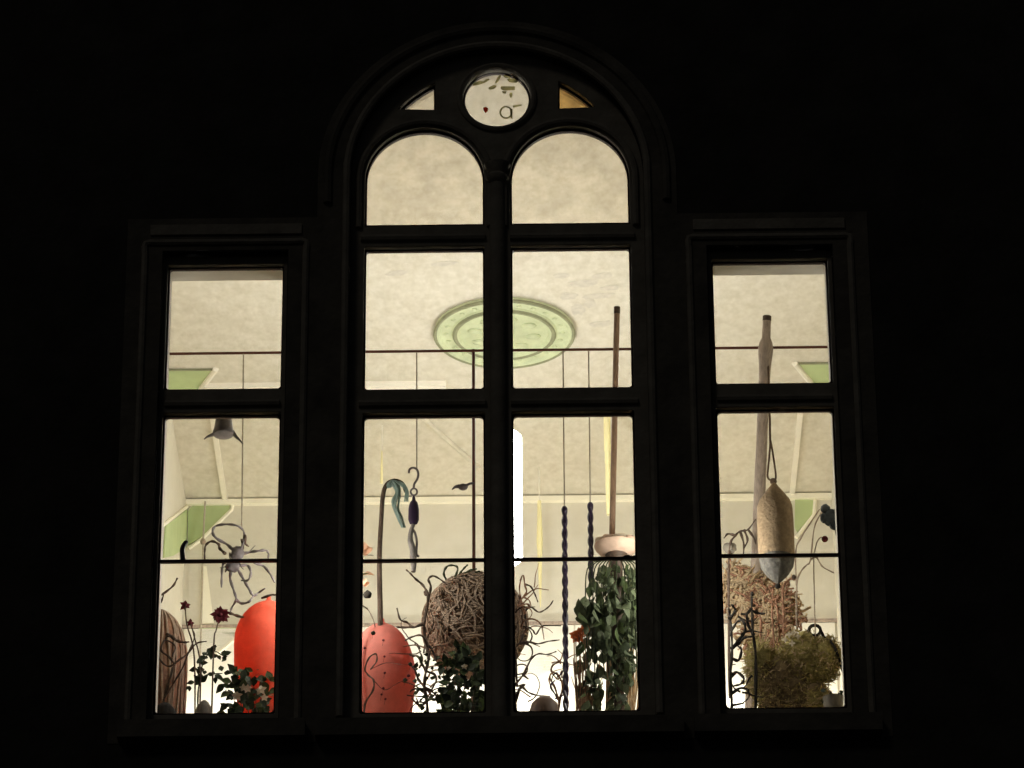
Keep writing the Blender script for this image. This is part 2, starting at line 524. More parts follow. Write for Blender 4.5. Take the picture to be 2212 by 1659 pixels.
# ------------------------------------------------------------------ the room behind
XR, YB, ZC, ZF = 1.76, 4.76, 12.4, 8.1
fwall = plate('wall_front', [rect(-XR - .1, XR + .1, ZF - .1, ZC + .1), rect(-1.437, -.940, 9.0, 11.142 + TOP + .005), rect(.940, 1.437, 9.0, 11.142 + TOP + .005),
                     archo(-.60, .60, 9.0, 11.6, 40)], .0605, .15, 'wall')
struct(fwall)
struct(MB().box(-XR - .1, XR + .1, .06, YB + .1, ZF - .1, ZF).build('floor', 'floor', None, False))
ceil = struct(MB().box(-XR - .1, XR + .1, .151, YB + .1, ZC, ZC + .1).build('ceiling', 'ceiling', None, False))
wl = struct(MB().box(-XR - .1, -XR, .151, YB + .1, ZF, ZC).build('wall_left', 'wall', None, False))
wr = struct(MB().box(XR, XR + .1, .151, YB + .1, ZF, ZC).build('wall_right', 'wall', None, False))
wb = struct(MB().box(-XR, XR, YB, YB + .1, ZF, ZC).build('wall_back', 'wall', None, False))
# ceiling medallion: moulded rings and a green plaster field
MED = Vector((0, 2.87, ZC))
md = MB().lathe([(.355, -.001), (.358, -.012), (.345, -.026), (.332, -.026), (.322, -.016), (.27, -.014), (.262, -.026), (.246, -.032), (.232, -.026), (.225, -.012), (.12, -.018), (.05, -.03), (.001, -.03)], MED, 48).build('medallion', 'green2', ceil)
for r_, rr in ((.351, .010), (.250, .014)):
    MB().tube([MED + Vector((r_ * math.cos(t * math.pi / 24), r_ * math.sin(t * math.pi / 24), -.022)) for t in range(48)], rr, 6, 1, closed=True).build('medallion_ring', 'green3', md)
bo = MB()
for k in range(8):
    t = k * math.pi / 4 + .2
    bo.ball(MED + Vector((.15 * math.cos(t), .15 * math.sin(t), -.018)), .040, .026, .016, 10, 6)
bo.ball(MED + Vector((0, 0, -.03)), .05, .05, .02, 12, 6)
for k in range(24):
    t = k * math.pi / 12
    bo.ball(MED + Vector((.295 * math.cos(t), .295 * math.sin(t), -.016)), .014, .014, .009, 8, 5)
bo.build('medallion_boss', 'green2', md)
for k, (px, py, rx_, ry_) in enumerate([(1262, 612, 34, 9), (1300, 596, 24, 7), (1228, 640, 20, 8), (1290, 640, 40, 6), (1250, 668, 16, 14), (1318, 622, 22, 6), (1300, 700, 26, 7), (1275, 655, 14, 10), (1212, 596, 18, 6), (860, 590, 26, 6), (960, 570, 30, 6)]):
    MB().poly([atz(px + u_, py + v_, ZC - .0012) for u_, v_ in blob(0, 0, rx_, ry_, -.1, 14, 60 + k)], Vector((0, 0, .01))).build('plaster_patch', 'patch', ceil, False)
# ceiling battens and green corner panels
for s in (-1, 1):
    MB().box(s * 1.545 - .014, s * 1.545 + .014, 3.72, YB - .03, ZC - .018, ZC + .01).build('ceiling_batten', 'white', ceil, False)
    MB().poly([(s * XR, 3.25, ZC - .008), (s * 1.505, 3.25, ZC - .008), (s * 1.59, 3.43, ZC - .008), (s * 1.66, 3.62, ZC - .008), (s * XR, 3.62, ZC - .008)], Vector((0, 0, .012))).build('green_panel', 'green', ceil, False)
    MB().tube([(s * 1.49, 3.235, ZC - .008), (s * 1.575, 3.43, ZC - .008), (s * 1.645, 3.63, ZC - .008)], .016, 8, 1).build('panel_trim', 'white', ceil)
    MB().tube([(s * XR, 3.245, ZC - .006), (s * 1.50, 3.245, ZC - .006)], .006, 6, 1).build('panel_trim', 'green3', ceil)
MB().box(-1.56, -.31, 3.40, 3.50, ZC - .03, ZC + .01).build('ceiling_batten', 'white', ceil, False)
a_, b_ = atz(905, 895, ZC - .004), atz(1037, 1012, ZC - .004)
MB().tube([a_, b_], .014, 8, 1).build('ceiling_rib', 'ceiling', ceil)
# back wall: white cornice, dado rail, lower panels whitened for the brightness there, green boards with white edges
zc_ = at(1087, 1078, YB - .03).z
MB().box(-XR + .001, XR - .001, YB - .035, YB - .001, zc_ - .013, zc_ + .016).build('cornice', 'cornice', wb, False)
zr = at(1087, 1346, YB - .02).z
MB().box(-XR + .001, XR - .001, YB - .022, YB - .001, zr - .008, zr + .008).build('dado_rail', 'woodgrey', wb, False)
for k in range(5):
    w_ = (2 * XR - .02) / 5
    MB().box(-XR + .01 + k * w_ + .004, -XR + .01 + (k + 1) * w_ - .004, YB - .012, YB - .001, ZF + .1, zr - .012).build('wall_panel', 'wall_low', wb, False)
def board(pts, m='green', name='green_board', parent=None):
    MB().poly([at(x, y, YB - .004) for x, y in pts], Vector((0, -.008, 0))).build(name, m, parent or wb, False)
def trimline(pts, r=.011, m='cornice'):
    MB().tube([at(x, y, YB - .012) for x, y in pts], r, 6, 1).build('board_trim', m, wb)
board([c1(268, 560), c1(300, 520), c1(482, 512), c1(478, 560), c1(335, 690), c1(268, 730)])
trimline([c1(492, 515), c1(490, 548), c1(335, 700), c1(270, 745)])
board([c1(330, 1140), c1(520, 1130), c1(505, 1195), c1(390, 1290), c1(272, 1310), c1(280, 1225)])
trimline([c1(525, 1130), c1(510, 1200), c1(395, 1297)])
board([c4(500, 495), c4(600, 505), c4(592, 570), c4(512, 665), c4(498, 640)])
trimline([c4(602, 500), c4(596, 575), c4(505, 690)])
board([c3(150, 1290), c3(262, 1300), c3(280, 1390), c3(205, 1430), c3(125, 1400)], 'green2')
MB().poly([atx(*c1(p, q), -XR + .002) for p, q in ((150, 628), (262, 545), (262, 735), (185, 782), (140, 792))], Vector((.008, 0, 0))).build('green_board', 'green', wl, False)
MB().tube([atx(*c1(p, q), -XR + .006) for p, q in ((120, 645), (200, 582), (285, 515))], .010, 6, 1).build('board_trim', 'cornice', wl)
MB().poly([at(*c1(p, q), YB - .004) for p, q in ((345, 840), (362, 840), (400, 1130), (335, 1130))], Vector((0, -.012, 0))).build('wall_batten', 'cornice', wb, False)

# ------------------------------------------------------------------ seen pendant lamp and added unseen fill lamps
def pendant(label, x, Y, z0, z1, r, m, ztop):
    h = z1 - z0
    t = thing('pendant_lamp', label, 'lamp', (x, Y, z0), 'tubular pendant lamps')
    MB().lathe([(.02, 0), (r * .83, .004), (r, .02), (r, h - .02), (r * .83, h - .004), (.02, h)], (x, Y, z0), 28).build('glass_shade', m, t)
    MB().tube([(x, Y, z1), (x, Y, ztop)], .006, 8, 1).build('cord', 'white', t)
    MB().lathe([(.03, 0), (.04, .02), (.02, .05)], (x, Y, z1), 16).build('cap', 'white', t)
lt, lb = at(1081, 938, 2.87), at(1081, 1214, 2.87)
pendant('bright white tubular pendant lamp hanging behind the stone mullion', -.006, 2.87, lb.z, lt.z, .09, 'lamp', ZC - .03)
for s, nm in ((-1, 'left'), (1, 'right')):
    q = at(690 if s < 0 else 1462, 820, 1.7)
    pendant('added unseen tubular pendant lamp behind the %s stone pier' % nm, q.x, 1.7, q.z - .2, q.z + .2, .06, 'added_lamp', ZC)  # unseen pendants added to lift the ceiling light at the sides
    x_, z_ = s * .765, 9.72
    t = thing('added_sconce', 'added unseen globe sconce on the inner face of the %s pier' % nm, 'lamp', (x_, .151, z_), 'added globe sconces on the piers')  # unseen sconces added to light the fronts of the displayed objects
    MB().lathe([(.045, .0), (.045, .012), (.02, .02)], (x_, .151, z_), 16, Vector((0, 1, 0))).build('backplate', 'white', t)
    MB().tube([(x_, .165, z_), (x_, .20, z_ - .03), (x_, .23, z_ - .01), (x_, .235, z_ + .03)], .007, 8, 3).build('arm', 'white', t)
    MB().ball((x_, .235, z_ + .085), .06, .06, .06, 20, 12).build('globe', 'sconce', t)
zk = at(1087, 1535, 4.44).z - .03                # added bookcase, unseen below the panes, carries a fill light
sb = thing('bookcase', 'white bookcase added unseen for fill light against the back wall', 'bookcase', (0, 4.58, ZF))
MB().box(-1.70, 1.70, 4.45, 4.75, ZF, zk - .14).build('cabinet', 'white', sb, False)
pe = MB().box(-1.70, 1.70, 4.435, 4.449, zk - .16, zk).build('pelmet', 'white', sb, False)  # pelmet added to screen the strip and turn it to the wall
MB().box(-1.66, 1.66, 4.450, 4.456, zk - .08, zk - .03).build('fill_strip', 'fill', sb, False)  # fill strip added to brighten the lower back wall

# ------------------------------------------------------------------ display platform, rails, posts
PT = 9.0
pf = thing('display_platform', 'low white display platform behind the lower panes', 'platform', (0, .6, ZF))
MB().box(-1.72, 1.72, .17, 1.15, PT - .03, PT).build('top', 'white', pf, False)
for s in (-1.6, -.5, .5, 1.6):
    MB().box(s - .03, s + .03, .22, .28, ZF, PT - .031).build('leg', 'white', pf, False)
    MB().box(s - .03, s + .03, 1.02, 1.08, ZF, PT - .031).build('leg', 'white', pf, False)
RY = .5
rz = at(1077, 757, RY).z
rail = thing('hanging_rail', 'thin red-brown hanging rail crossing all three windows', 'rail', (0, RY, rz))
MB().tube([(-XR, RY, rz), (XR, RY, rz)], .0065, 8, 1).build('rod', 'rod', rail)
for s in (-1, 1):
    MB().lathe([(.02, 0), (.02, .008), (.009, .012)], (s * XR, RY, rz), 12, Vector((-s, 0, 0))).build('wall_flange', 'rod', rail)
pp = at(1023, 900, RY + .012)
post = thing('rail_post', 'slim dark upright post beside the stone mullion carrying the rail', 'post', (pp.x, RY + .012, PT))
MB().tube([(pp.x, RY + .012, PT), (pp.x, RY + .012, rz + .012)], .0075, 8, 1).build('shaft', 'rod', post)
MB().lathe([(.03, 0), (.03, .008), (.012, .014)], (pp.x, RY + .012, PT), 14).build('foot', 'rod', post)
# small dark bird ornament clipped to the post
bq = at(*c2(618, 445), RY)
bird = thing('bird_ornament', 'small grey bird ornament clipped to the slim dark post', 'ornament', bq)
mb = MB().ball(bq, .022, .016, .016, 12, 8)
mb.tube([bq + Vector((-.015, 0, .004)), bq + Vector((-.035, 0, .0)), bq + Vector((-.048, 0, -.012))], .010, 7, 3, r1=.003)
mb.tube([bq + Vector((.012, 0, .005)), bq + Vector((.03, 0, .016)), (pp.x, RY + .006, bq.z + .02)], .006, 6, 2)
mb.build('body', 'iron', bird)

def hang_cord(parent, x, z0, z1, Y, r=.0034, m='cord'):
    MB().tube([(x, Y, z0), (x, Y, z1)], r, 6, 1).build('cord', m, parent)

# ------------------------------------------------------------------ generic builders
def leaf_mesh(name, m, wide=.5, fold=.12, curl=.18):
    me = bpy.data.meshes.new(name)
    n = 5
    prof = [0, .62, 1.0, .86, .46, 0]
    V, F = [], []
    for i in range(n + 1):
        y = i / n
        h = prof[i] * wide / 2
        z = -curl * y * y
        V += [(-h, y, z + fold * h), (0, y, z - fold * .3), (h, y, z + fold * h)]
    for i in range(n):
        F += [(3 * i, 3 * i + 1, 3 * i + 4, 3 * i + 3), (3 * i + 1, 3 * i + 2, 3 * i + 5, 3 * i + 4)]
    me.from_pydata(V, [], F)
    me.update()
    me.polygons.foreach_set('use_smooth', [True] * len(me.polygons))
    me.materials.append(M[m])
    return me
LEAF = {m: leaf_mesh('leaf_' + m, m, .62) for m in ('leaf', 'leafdark', 'leafgrey', 'maroon', 'pink', 'cream', 'orange', 'tan')}
LEAF['petal'] = leaf_mesh('petal_wide', 'pink', .75, .3, .35)
def leaf(parent, p, size, rot, kind='leaf', name='leaf'):
    o = bpy.data.objects.new(name, LEAF[kind])
    col.objects.link(o)
    o.parent = parent
    o.location = Vector(p) - ORG[parent.name]
    o.rotation_euler = rot
    o.scale = (size, size, size)
    return o
def rrot(tilt=.9):
    return (math.pi / 2 + random.uniform(-tilt, tilt), random.uniform(0, 6.28), random.uniform(-.5, .5))
def path(pts, cf, Y, dY=0.0):
    out = []
    for i, p in enumerate(pts):
        out.append(at(*cf(*p), Y + dY * math.sin(i * 1.9)))
    return out
def twig(parent, pts, cf, Y, r, r1=None, m='twig', name='twig', dY=.03, sub=5):
    P = path(pts, cf, Y, dY)
    P = [P[0]] + [p + Vector((random.uniform(-1, 1), 0, random.uniform(-1, 1))) * .0025 for p in P[1:]]
    n = max(1, len(P) - 1) * sub
    ph = random.uniform(0, 6)
    base = r; end = r1 if r1 is not None else r * .55
    return MB().tube(P, lambda t: (base + (end - base) * t) * (1 + .22 * math.sin(t * n * 1.3 + ph)), 7, sub).build(name, m, parent)
def curly(parent, start, length, m='twig', r=.004, seed=0, heading=None, wig=1.0, name='twig', up_=.25):
    rnd = random.Random(seed)
    p = Vector(start)
    d = Vector(heading) if heading else Vector((rnd.uniform(-1, 1), rnd.uniform(-.3, .3), rnd.uniform(0, 1)))
    d.normalize()
    pts = [p.copy()]
    n = max(4, int(length / .022))
    a = rnd.uniform(-1, 1)
    for i in range(n):
        a += rnd.uniform(-.9, .9) * wig
        a *= .82
        side = Vector((-d.z, rnd.uniform(-.25, .25), d.x))
        d = (d + side * a * .55 + Vector((0, 0, up_ * .1))).normalized()
        p = p + d * (length / n)
        p.y = min(max(p.y, .2), 1.1)
        pts.append(p.copy())
    return MB().tube(pts, r, 6, 2, r1=r * .4).build(name, m, parent)
def wicker_ball(t, c, r, core='wickercore', strand='wicker', n=90, rz=None, seed=3, wall=.0055):
    rz = rz or r
    rnd = random.Random(seed)
    MB().ball(c, r * .93, r * .93, rz * .93, 26, 16, .02, seed).build('core', core, t)
    mb = MB()
    for k in range(n):
        ax = Vector((rnd.gauss(0, 1), rnd.gauss(0, 1), rnd.gauss(0, 1))).normalized()
        u_ = ax.orthogonal().normalized()
        v_ = ax.cross(u_)
        off = rnd.uniform(-.8, .8)
        rr = math.sqrt(1 - off * off)
        ph = rnd.uniform(0, 6.28)
        span = rnd.uniform(.5, 1.5)
        w0 = rnd.uniform(.02, .10)
        pts = []
        q = 11
        for i in range(q + 1):
            t_ = ph + span * i / q
            d = ax * (off + w0 * math.sin(7 * t_ + ph)) + (u_ * math.cos(t_) + v_ * math.sin(t_)) * rr
            d.normalize()
            k_ = 1 + .02 * math.sin(3 * t_ + ph)
            pts.append(Vector(c) + Vector((d.x * r, d.y * r, d.z * rz)) * k_)
        mb.tube(pts, rnd.uniform(.6, 1.15) * wall, 5, 1)
    o = mb.build('woven_strands', strand, t)
    o['kind'] = 'stuff'

# ------------------------------------------------------------------ left window contents
Y0 = .42
# hanging grey bell with two flared tips
bc = at(*c1(447, 150), .20)
k1 = mpp(.4) * .4264
bell = thing('hanging_bell', 'grey bell with two curved tips hanging under the left transom', 'bell', bc)
MB().lathe([(.012, .055), (42 * k1, .052), (45 * k1, .03), (48 * k1, .01), (55 * k1, -.008), (50 * k1, -.020), (30 * k1, -.028), (.002, -.030)], bc, 22).build('cup', 'bell', bell)
for s, pts in ((-1, ((405, 165), (385, 172), (365, 180), (349, 192))), (1, ((490, 150), (512, 180), (528, 195), (546, 216)))):
    MB().tube([at(*c1(*p), .20) for p in pts], .010, 7, 4, r1=.0025).build('curved_tip', 'bell', bell)
MB().tube([bc + Vector((0, 0, .05)), (bc.x, .20, 10.585)], .0025, 6, 1).build('cord', 'cord', bell)
MB().tube([(bc.x, .054, 10.47), (bc.x, .12, 10.56), (bc.x, .20, 10.588), (bc.x, .215, 10.60)], .005, 7, 3).build('bracket', 'iron', bell)
# curly vine hanging on a cord
vc = at(*c1(515, 770), .42)
vine = thing('hanging_vine', 'curly grey vine knot hanging on a long cord in left window', 'vine', vc)
cx_ = at(*c1(540, 640), .42)
MB().tube([cx_, (at(525, 800, RY).x, RY, rz)], .0034, 6, 1).build('cord', 'cord', vine)
MB().ball(at(*c1(520, 772), .42), .027, .020, .036, 14, 10, .18, 4).build('knot', 'iron', vine)
MB().ball(at(*c1(494, 838), .42), .032, .020, .024, 14, 10, .18, 5).build('knot', 'iron', vine)
VT = [[(500, 760), (470, 725), (410, 690), (392, 660), (410, 632), (460, 622), (520, 628), (550, 660), (552, 700), (535, 750)],
      [(525, 775), (570, 768), (620, 760), (660, 752), (677, 768), (672, 792)], [(460, 800), (442, 830), (438, 880), (440, 940)],
      [(485, 855), (482, 900), (500, 960), (512, 1005), (490, 1040), (480, 1072)], [(520, 850), (548, 900), (575, 950), (600, 985), (625, 970), (660, 948)],
      [(530, 830), (572, 835), (587, 870), (572, 905), (540, 908)], [(600, 815), (650, 835), (690, 880), (706, 920)],
      [(512, 1005), (540, 1022), (575, 1012), (598, 985)], [(455, 770), (430, 745), (425, 722), (390, 710), (362, 725), (352, 760), (350, 800)],
      [(480, 1072), (520, 1085), (575, 1105), (620, 1125), (650, 1110), (660, 1060)], [(545, 745), (552, 700), (560, 680), (556, 720), (575, 735)],
      [(510, 830), (470, 850), (455, 865)], [(520, 780), (545, 740), (540, 700)]]
for i, q in enumerate(VT):
    twig(vine, q, c1, .42, .0068, .004, 'iron' if i < 8 else 'twig', 'tendril')
for k in range(6):
    curly(vine, at(*c1(random.uniform(480, 540), random.uniform(750, 860)), .42), random.uniform(.08, .16), 'iron', .0042, 500 + k, (random.uniform(-1, 1), 0, random.uniform(-1, .6)), 1.6, 'tendril', -.2)
# cord with a pale knob
kp = at(*c1(344, 710), 4.66)
kn = thing('cord_with_knob', 'long tan cord with a pale knob left of the vine knot', 'cord', kp)
MB().tube([kp, (kp.x, 4.715, zc_ - .005)], .0055, 6, 1).build('cord', 'cord', kn)
MB().ball(kp, .016, .016, .02, 10, 8).build('knob', 'twigpale', kn)
MB().tube([kp, at(*c1(336, 1100), 4.66), at(*c1(318, 1540), 4.66)], .0055, 6, 3).build('lower_cord', 'cord', kn)
# dark peg standing on the glazing bar
pg = at(*c1(242, 792), .05)
peg = thing('dark_peg', 'small dark purple peg standing on the left glazing bar', 'peg', (pg.x, .046, 9.7598))
MB().tube([(pg.x, .047, 9.7598), (pg.x - .001, .05, 9.775), at(*c1(238, 750), .05), at(*c1(250, 722), .05), at(*c1(258, 712), .05)], lambda t: .0125 - .0035 * t, 9, 4).build('stem', 'purple', peg)
MB().ball(at(*c1(257, 713), .05), .0105, .009, .008, 10, 7).build('tip', 'purple', peg)
# bark basket at the left jamb
Yb = .55
bb = at(*c1(105, 1310), Yb)
t = thing('bark_basket', 'tall red-brown bark basket against the far left jamb', 'basket', (bb.x, Yb, PT))
rb_ = 150 * .4264 * mpp(Yb)
rbz = bb.z - PT + .0
top_ = at(*c1(105, 1062), Yb).z - bb.z
prof = [(rb_ * .72, -rbz + .0), (rb_ * .95, -rbz * .6), (rb_, -.02), (rb_ * .93, top_ * .35), (rb_ * .70, top_ * .7), (rb_ * .35, top_ * .93), (rb_ * .1, top_)]
MB().lathe(prof, bb, 24).build('body', 'bark', t)
mb = MB()
rnd = random.Random(5)
for k in range(46):
    a0 = rnd.uniform(0, 6.28)
    pts = []
    for i, (r_, z_) in enumerate(prof):
        a0 += rnd.uniform(-.18, .18)
        pts.append(bb + Vector((r_ * 1.02 * math.cos(a0), r_ * 1.02 * math.sin(a0), z_)))
    mb.tube(pts, rnd.uniform(.003, .0055), 5, 3)
o = mb.build('bark_strands', 'wicker', t); o['kind'] = 'stuff'
# curled twigs on the basket front
t = thing('curled_branch', 'dark curled branch standing before the bark basket', 'branch', (bb.x + .03, .36, PT))
twig(t, [(130, 1650), (150, 1500), (180, 1400), (200, 1330), (260, 1280), (310, 1225), (360, 1215)], c1, .36, .0065, .003)
twig(t, [(200, 1330), (170, 1290), (130, 1262), (150, 1210), (200, 1240), (190, 1290)], c1, .36, .005, .003)
twig(t, [(160, 1180), (190, 1190), (215, 1212), (250, 1222), (270, 1220)], c1, .36, .008, .004)
twig(t, [(200, 1330), (160, 1340), (125, 1300), (128, 1250), (150, 1210), (165, 1180)], c1, .36, .004, .003)
twig(t, [(150, 1500), (190, 1430), (240, 1350), (262, 1290), (300, 1195), (288, 1150)], c1, .36, .004, .003)
# twigs at the left edge
t = thing('forked_twig', 'thin forked twig rising at the left edge of left window', 'twig', (at(*c1(90, 1100), .45).x, .45, PT))
twig(t, [(92, 1650), (85, 1300), (95, 1080), (105, 1000), (150, 968), (190, 935), (216, 896)], c1, .45, .007, .004)
twig(t, [(98, 1060), (122, 1030), (140, 990), (145, 970)], c1, .45, .005, .003)
# maroon flowers
def flower(label, c, size, stem, kind='maroon', n=7, cf=c1, Y=.33, cat='flower', ctr='maroon', stem_m='twig'):
    base = at(*cf(*stem[-1]), Y)
    t = thing('flower', label, cat, (base.x, Y, PT))
    cp = at(*cf(*c), Y)
    for k in range(n):
        a0 = 2 * math.pi * k / n + random.uniform(-.2, .2)
        leaf(t, cp, size * random.uniform(.8, 1.1), (math.pi / 2 + random.uniform(-.45, .45), a0, 0), kind, 'petal')
    MB().ball(cp, size * .28, size * .25, size * .25, 10, 7).build('centre', ctr, t)
    pts = [cp] + [at(*cf(*p), Y) for p in stem[:-1]] + [Vector((base.x, Y, PT))]
    MB().tube(pts, .003, 6, 4, r1=.004).build('stem', stem_m, t)
    return t
flower('small maroon bow-shaped flower high in the left window', (253, 1033), .026, [(262, 1130), (300, 1300), (310, 1500)], n=6)
flower('tiny maroon flower above the forked branch, left window', (280, 1122), .022, [(300, 1195), (330, 1350), (330, 1500)], n=5)
flower('largest maroon flower beside the vine, left window', (430, 1082), .044, [(410, 1160), (398, 1240), (390, 1500)], n=14)
# dark leaf sprig
t = thing('leafy_sprig', 'black-green leafy sprig in the middle of left window', 'plant', (at(*c1(345, 1500), .36).x, .36, PT))
twig(t, [(320, 1650), (315, 1480), (330, 1400), (345, 1320), (390, 1262), (450, 1290)], c1, .36, .004, .002, 'leafdark', 'stem')
twig(t, [(330, 1400), (380, 1380), (440, 1375)], c1, .36, .003, .002, 'leafdark', 'stem')
for u, v, s_ in [(390, 1268, 1.5), (365, 1280, 1.4), (340, 1305, 1.3), (330, 1330, 1.3), (325, 1360, 1.4), (450, 1290, 1.3), (420, 1278, 1), (345, 1290, 1.3), (400, 1385, 1.3), (440, 1372, 1.4), (410, 1400, 1.1),
               (300, 1420, 1.2), (325, 1425, 1.5), (275, 1435, .9), (340, 1380, 1.1), (330, 1410, 1.2), (375, 1375, .9), (465, 1298, 1.0), (318, 1345, 1.0), (385, 1255, 1.0)]:
    for k in range(2):
        leaf(t, at(*c1(u + random.uniform(-10, 10), v + random.uniform(-8, 8)), .36 + random.uniform(-.03, .03)), .030 * s_, (math.pi / 2 + random.uniform(-.7, .7), random.uniform(0, 6.28), 0), 'leafdark')
# orange red float
def float_ball(label, name, cf, cu, cv, ru, rv, Y, m, group=None, n=34):
    k_ = .4264 * mpp(Y)
    c = at(*cf(cu, cv), Y)
    t = thing(name, label, 'float', (c.x, Y, PT))
    rz_ = c.z - PT
    rt_ = rv * k_ * 1.08
    prof = [(.001, -rz_), (ru * k_ * .35, -rz_ + .004), (ru * k_ * .66, -rz_ * .78), (ru * k_ * .90, -rz_ * .42), (ru * k_ * .985, -rz_ * .15), (ru * k_, 0)]
    prof += [(ru * k_ * math.cos(a), rt_ * math.sin(a)) for a in [i * math.pi / 2 / 9 for i in range(1, 9)]] + [(.002, rt_)]
    MB().lathe(prof, c, n).build('body', m, t)
    MB().lathe([(.016, 0), (.016, .012), (.010, .018), (.010, .03)], c + Vector((0, 0, rt_ - .004)), 12).build('collar', m, t)
    return t, c
float_ball('bright orange-red float filling the right of left window', 'red_float', c1, 672, 1225, 168, 205, .5, 'red')
t = thing('dark_stick', 'short dark stick over the orange-red float', 'stick', (at(*c1(720, 985), .4).x, .4, PT))
twig(t, [(760, 1650), (775, 1300), (765, 1020), (705, 978), (640, 994)], c1, .36, .006, .005)
# flowering bush low right
def bush(label, name, cf, spots, Y, kind, size, base, nper=8, spread=18, flowers=(), fl_kind='cream', dY=.06, seed=1, pot=None):
    random.seed(seed)
    bx = at(*cf(*base), Y)
    t = thing(name, label, 'plant', (bx.x, Y, PT))
    for u, v in spots:
        p = at(*cf(u, v), Y)
        mid = Vector(((bx.x + p.x) / 2 + random.uniform(-.02, .02), Y, (PT + p.z) / 2))
        MB().tube([(bx.x + random.uniform(-.02, .02), Y, PT + .03), mid, p], .003, 5, 3, r1=.0015).build('stem', 'twig', t)
        for k in range(nper):
            q = at(*cf(u + random.gauss(0, spread), v + random.gauss(0, spread)), Y + random.uniform(-dY, dY))
            leaf(t, q, size * random.uniform(.7, 1.3), rrot(), random.choice(kind))
    for u, v, s_ in flowers:
        q = at(*cf(u, v), Y - dY)
        for k in range(5):
            leaf(t, q, .021 * s_, (math.pi / 2 + random.uniform(-.4, .4), 2 * math.pi * k / 5, 0), fl_kind, 'petal')
    MB().lathe([(.04, 0), (.055, .06), (.06, .065), (.05, .066)], (bx.x, Y, PT), 18).build('pot', pot or 'terracotta', t)
    return t
bush('green bush with pale flowers at the foot of the orange-red float', 'flowering_bush', c1,
     [(520, 1400), (640, 1390), (500, 1450), (570, 1440), (660, 1460), (610, 1500), (480, 1530), (540, 1530), (650, 1540), (600, 1550)], .34, ['leaf', 'leafdark', 'leafdark'], .046, (580, 1640), 13, 24,
     [(515, 1490, 1.2), (570, 1455, 1), (636, 1460, 1.3), (655, 1500, .9), (548, 1450, .9)], seed=11)
def dome(label, name, cf, u, v, ru, m, Y=.32, h=None, cat='pebble'):
    p = at(*cf(u, v), Y)
    r_ = ru * .4264 * mpp(Y)
    t = thing(name, label, cat, (p.x, Y, PT))
    H_ = p.z - PT
    MB().lathe([(r_ * .85, 0), (r_, H_ * .45), (r_ * .97, H_ * .68), (r_ * .8, H_ * .86), (r_ * .45, H_ * .97), (.002, H_)], (p.x, Y, PT), 24).build('body', m, t)
    MB().lathe([(r_ * .3, -.002), (r_ * .22, .002), (.002, .004)], p, 12).build('crown', m, t)
    return t
dome('grey rounded pebble-like dome on the sill of left window', 'grey_dome', c1, 350, 1518, 48, 'stonegrey', cat='dome')
dome('low dark bowl at the foot of the bark basket', 'dark_bowl', c1, 150, 1530, 66, 'soil', .3, cat='bowl')

# ------------------------------------------------------------------ centre left contents
# block and hook on a cord
hy = .40
hx = at(*c2(363, 520), hy)
t = thing('pulley_block', 'dark iron hook and pulley block hanging on a cord', 'pulley', hx)
MB().tube([at(*c2(378, 352), hy), (at(*c2(376, 100), RY).x, RY, rz)], .0030, 6, 1).build('cord', 'cord', t)
MB().tube([at(*c2(*p), hy) for p in ((337, 372), (340, 354), (358, 345), (378, 354), (386, 378), (380, 405), (366, 428), (362, 448))], .0052, 8, 4).build('hook', 'iron', t)
MB().tube([at(*c2(363 + 17 * math.cos(i * .524), 470 + 18 * math.sin(i * .524)), hy) for i in range(12)], .0045, 7, 1, closed=True).build('ring', 'iron', t)
k2 = .4161 * mpp(hy)
MB().lathe([(.004, 82 * k2), (8 * k2, 70 * k2), (10 * k2, 56 * k2), (20 * k2, 44 * k2), (26 * k2, 18 * k2), (28 * k2, 0), (28 * k2, -55 * k2), (20 * k2, -78 * k2), (.004, -84 * k2)], at(*c2(362, 565), hy), 16, sy=.6).build('block', 'purple', t)
MB().tube([at(*c2(*p), hy) for p in ((360, 640), (350, 670), (345, 720), (358, 770), (360, 810), (362, 850), (360, 885))], lambda q: .009 + .006 * math.sin(q * 2.6) ** 2, 9, 4).build('strop', 'bell', t)
MB().tube([at(*c2(*p), hy) for p in ((348, 655), (368, 680), (378, 730), (376, 790), (388, 806))], .0055, 7, 4).build('tail', 'iron', t)
# cane with a grey-green net
t = thing('walking_cane', 'bent brown cane with a grey-green net over its crook', 'cane', (at(*c2(190, 1150), .45).x, .45, PT))
MB().tube([Vector((at(*c2(190, 1150), .45).x, .45, PT))] + [at(*c2(*p), .45) for p in ((188, 1150), (186, 1000), (184, 850), (186, 750), (193, 620), (202, 490), (222, 432), (262, 412), (304, 428), (322, 470))], .0125, 9, 4, r1=.0085).build('shaft', 'twig', t)
MB().lathe([(.028, 0), (.026, .25), (.020, .42), (.0125, .60)], (at(*c2(190, 1150), .45).x, .45, PT), 14).build('foot', 'purple', t)
rnd = random.Random(9)
for k in range(8):
    o_ = rnd.uniform(-18, 18)
    q = [(230 + o_ * .3, 428 + k * 3), (258 + o_, 412 + abs(o_) * .6), (282 + o_ * .6, 470), (268 + o_, 540 + o_), (290 + o_ * .8, 600), (310 + o_ * .5, 655)]
    MB().tube([at(*c2(*p), .42 + .004 * k) for p in q], .0062, 6, 4, r1=.003).build('net_strand', 'seafoam', t)
for k in range(3):
    q = [(262, 412), (310, 430 + 8 * k), (332 - 6 * k, 470), (330 - 8 * k, 520)]
    MB().tube([at(*c2(*p), .42) for p in q], .005, 6, 4, r1=.003).build('net_strand', 'seafoam', t)
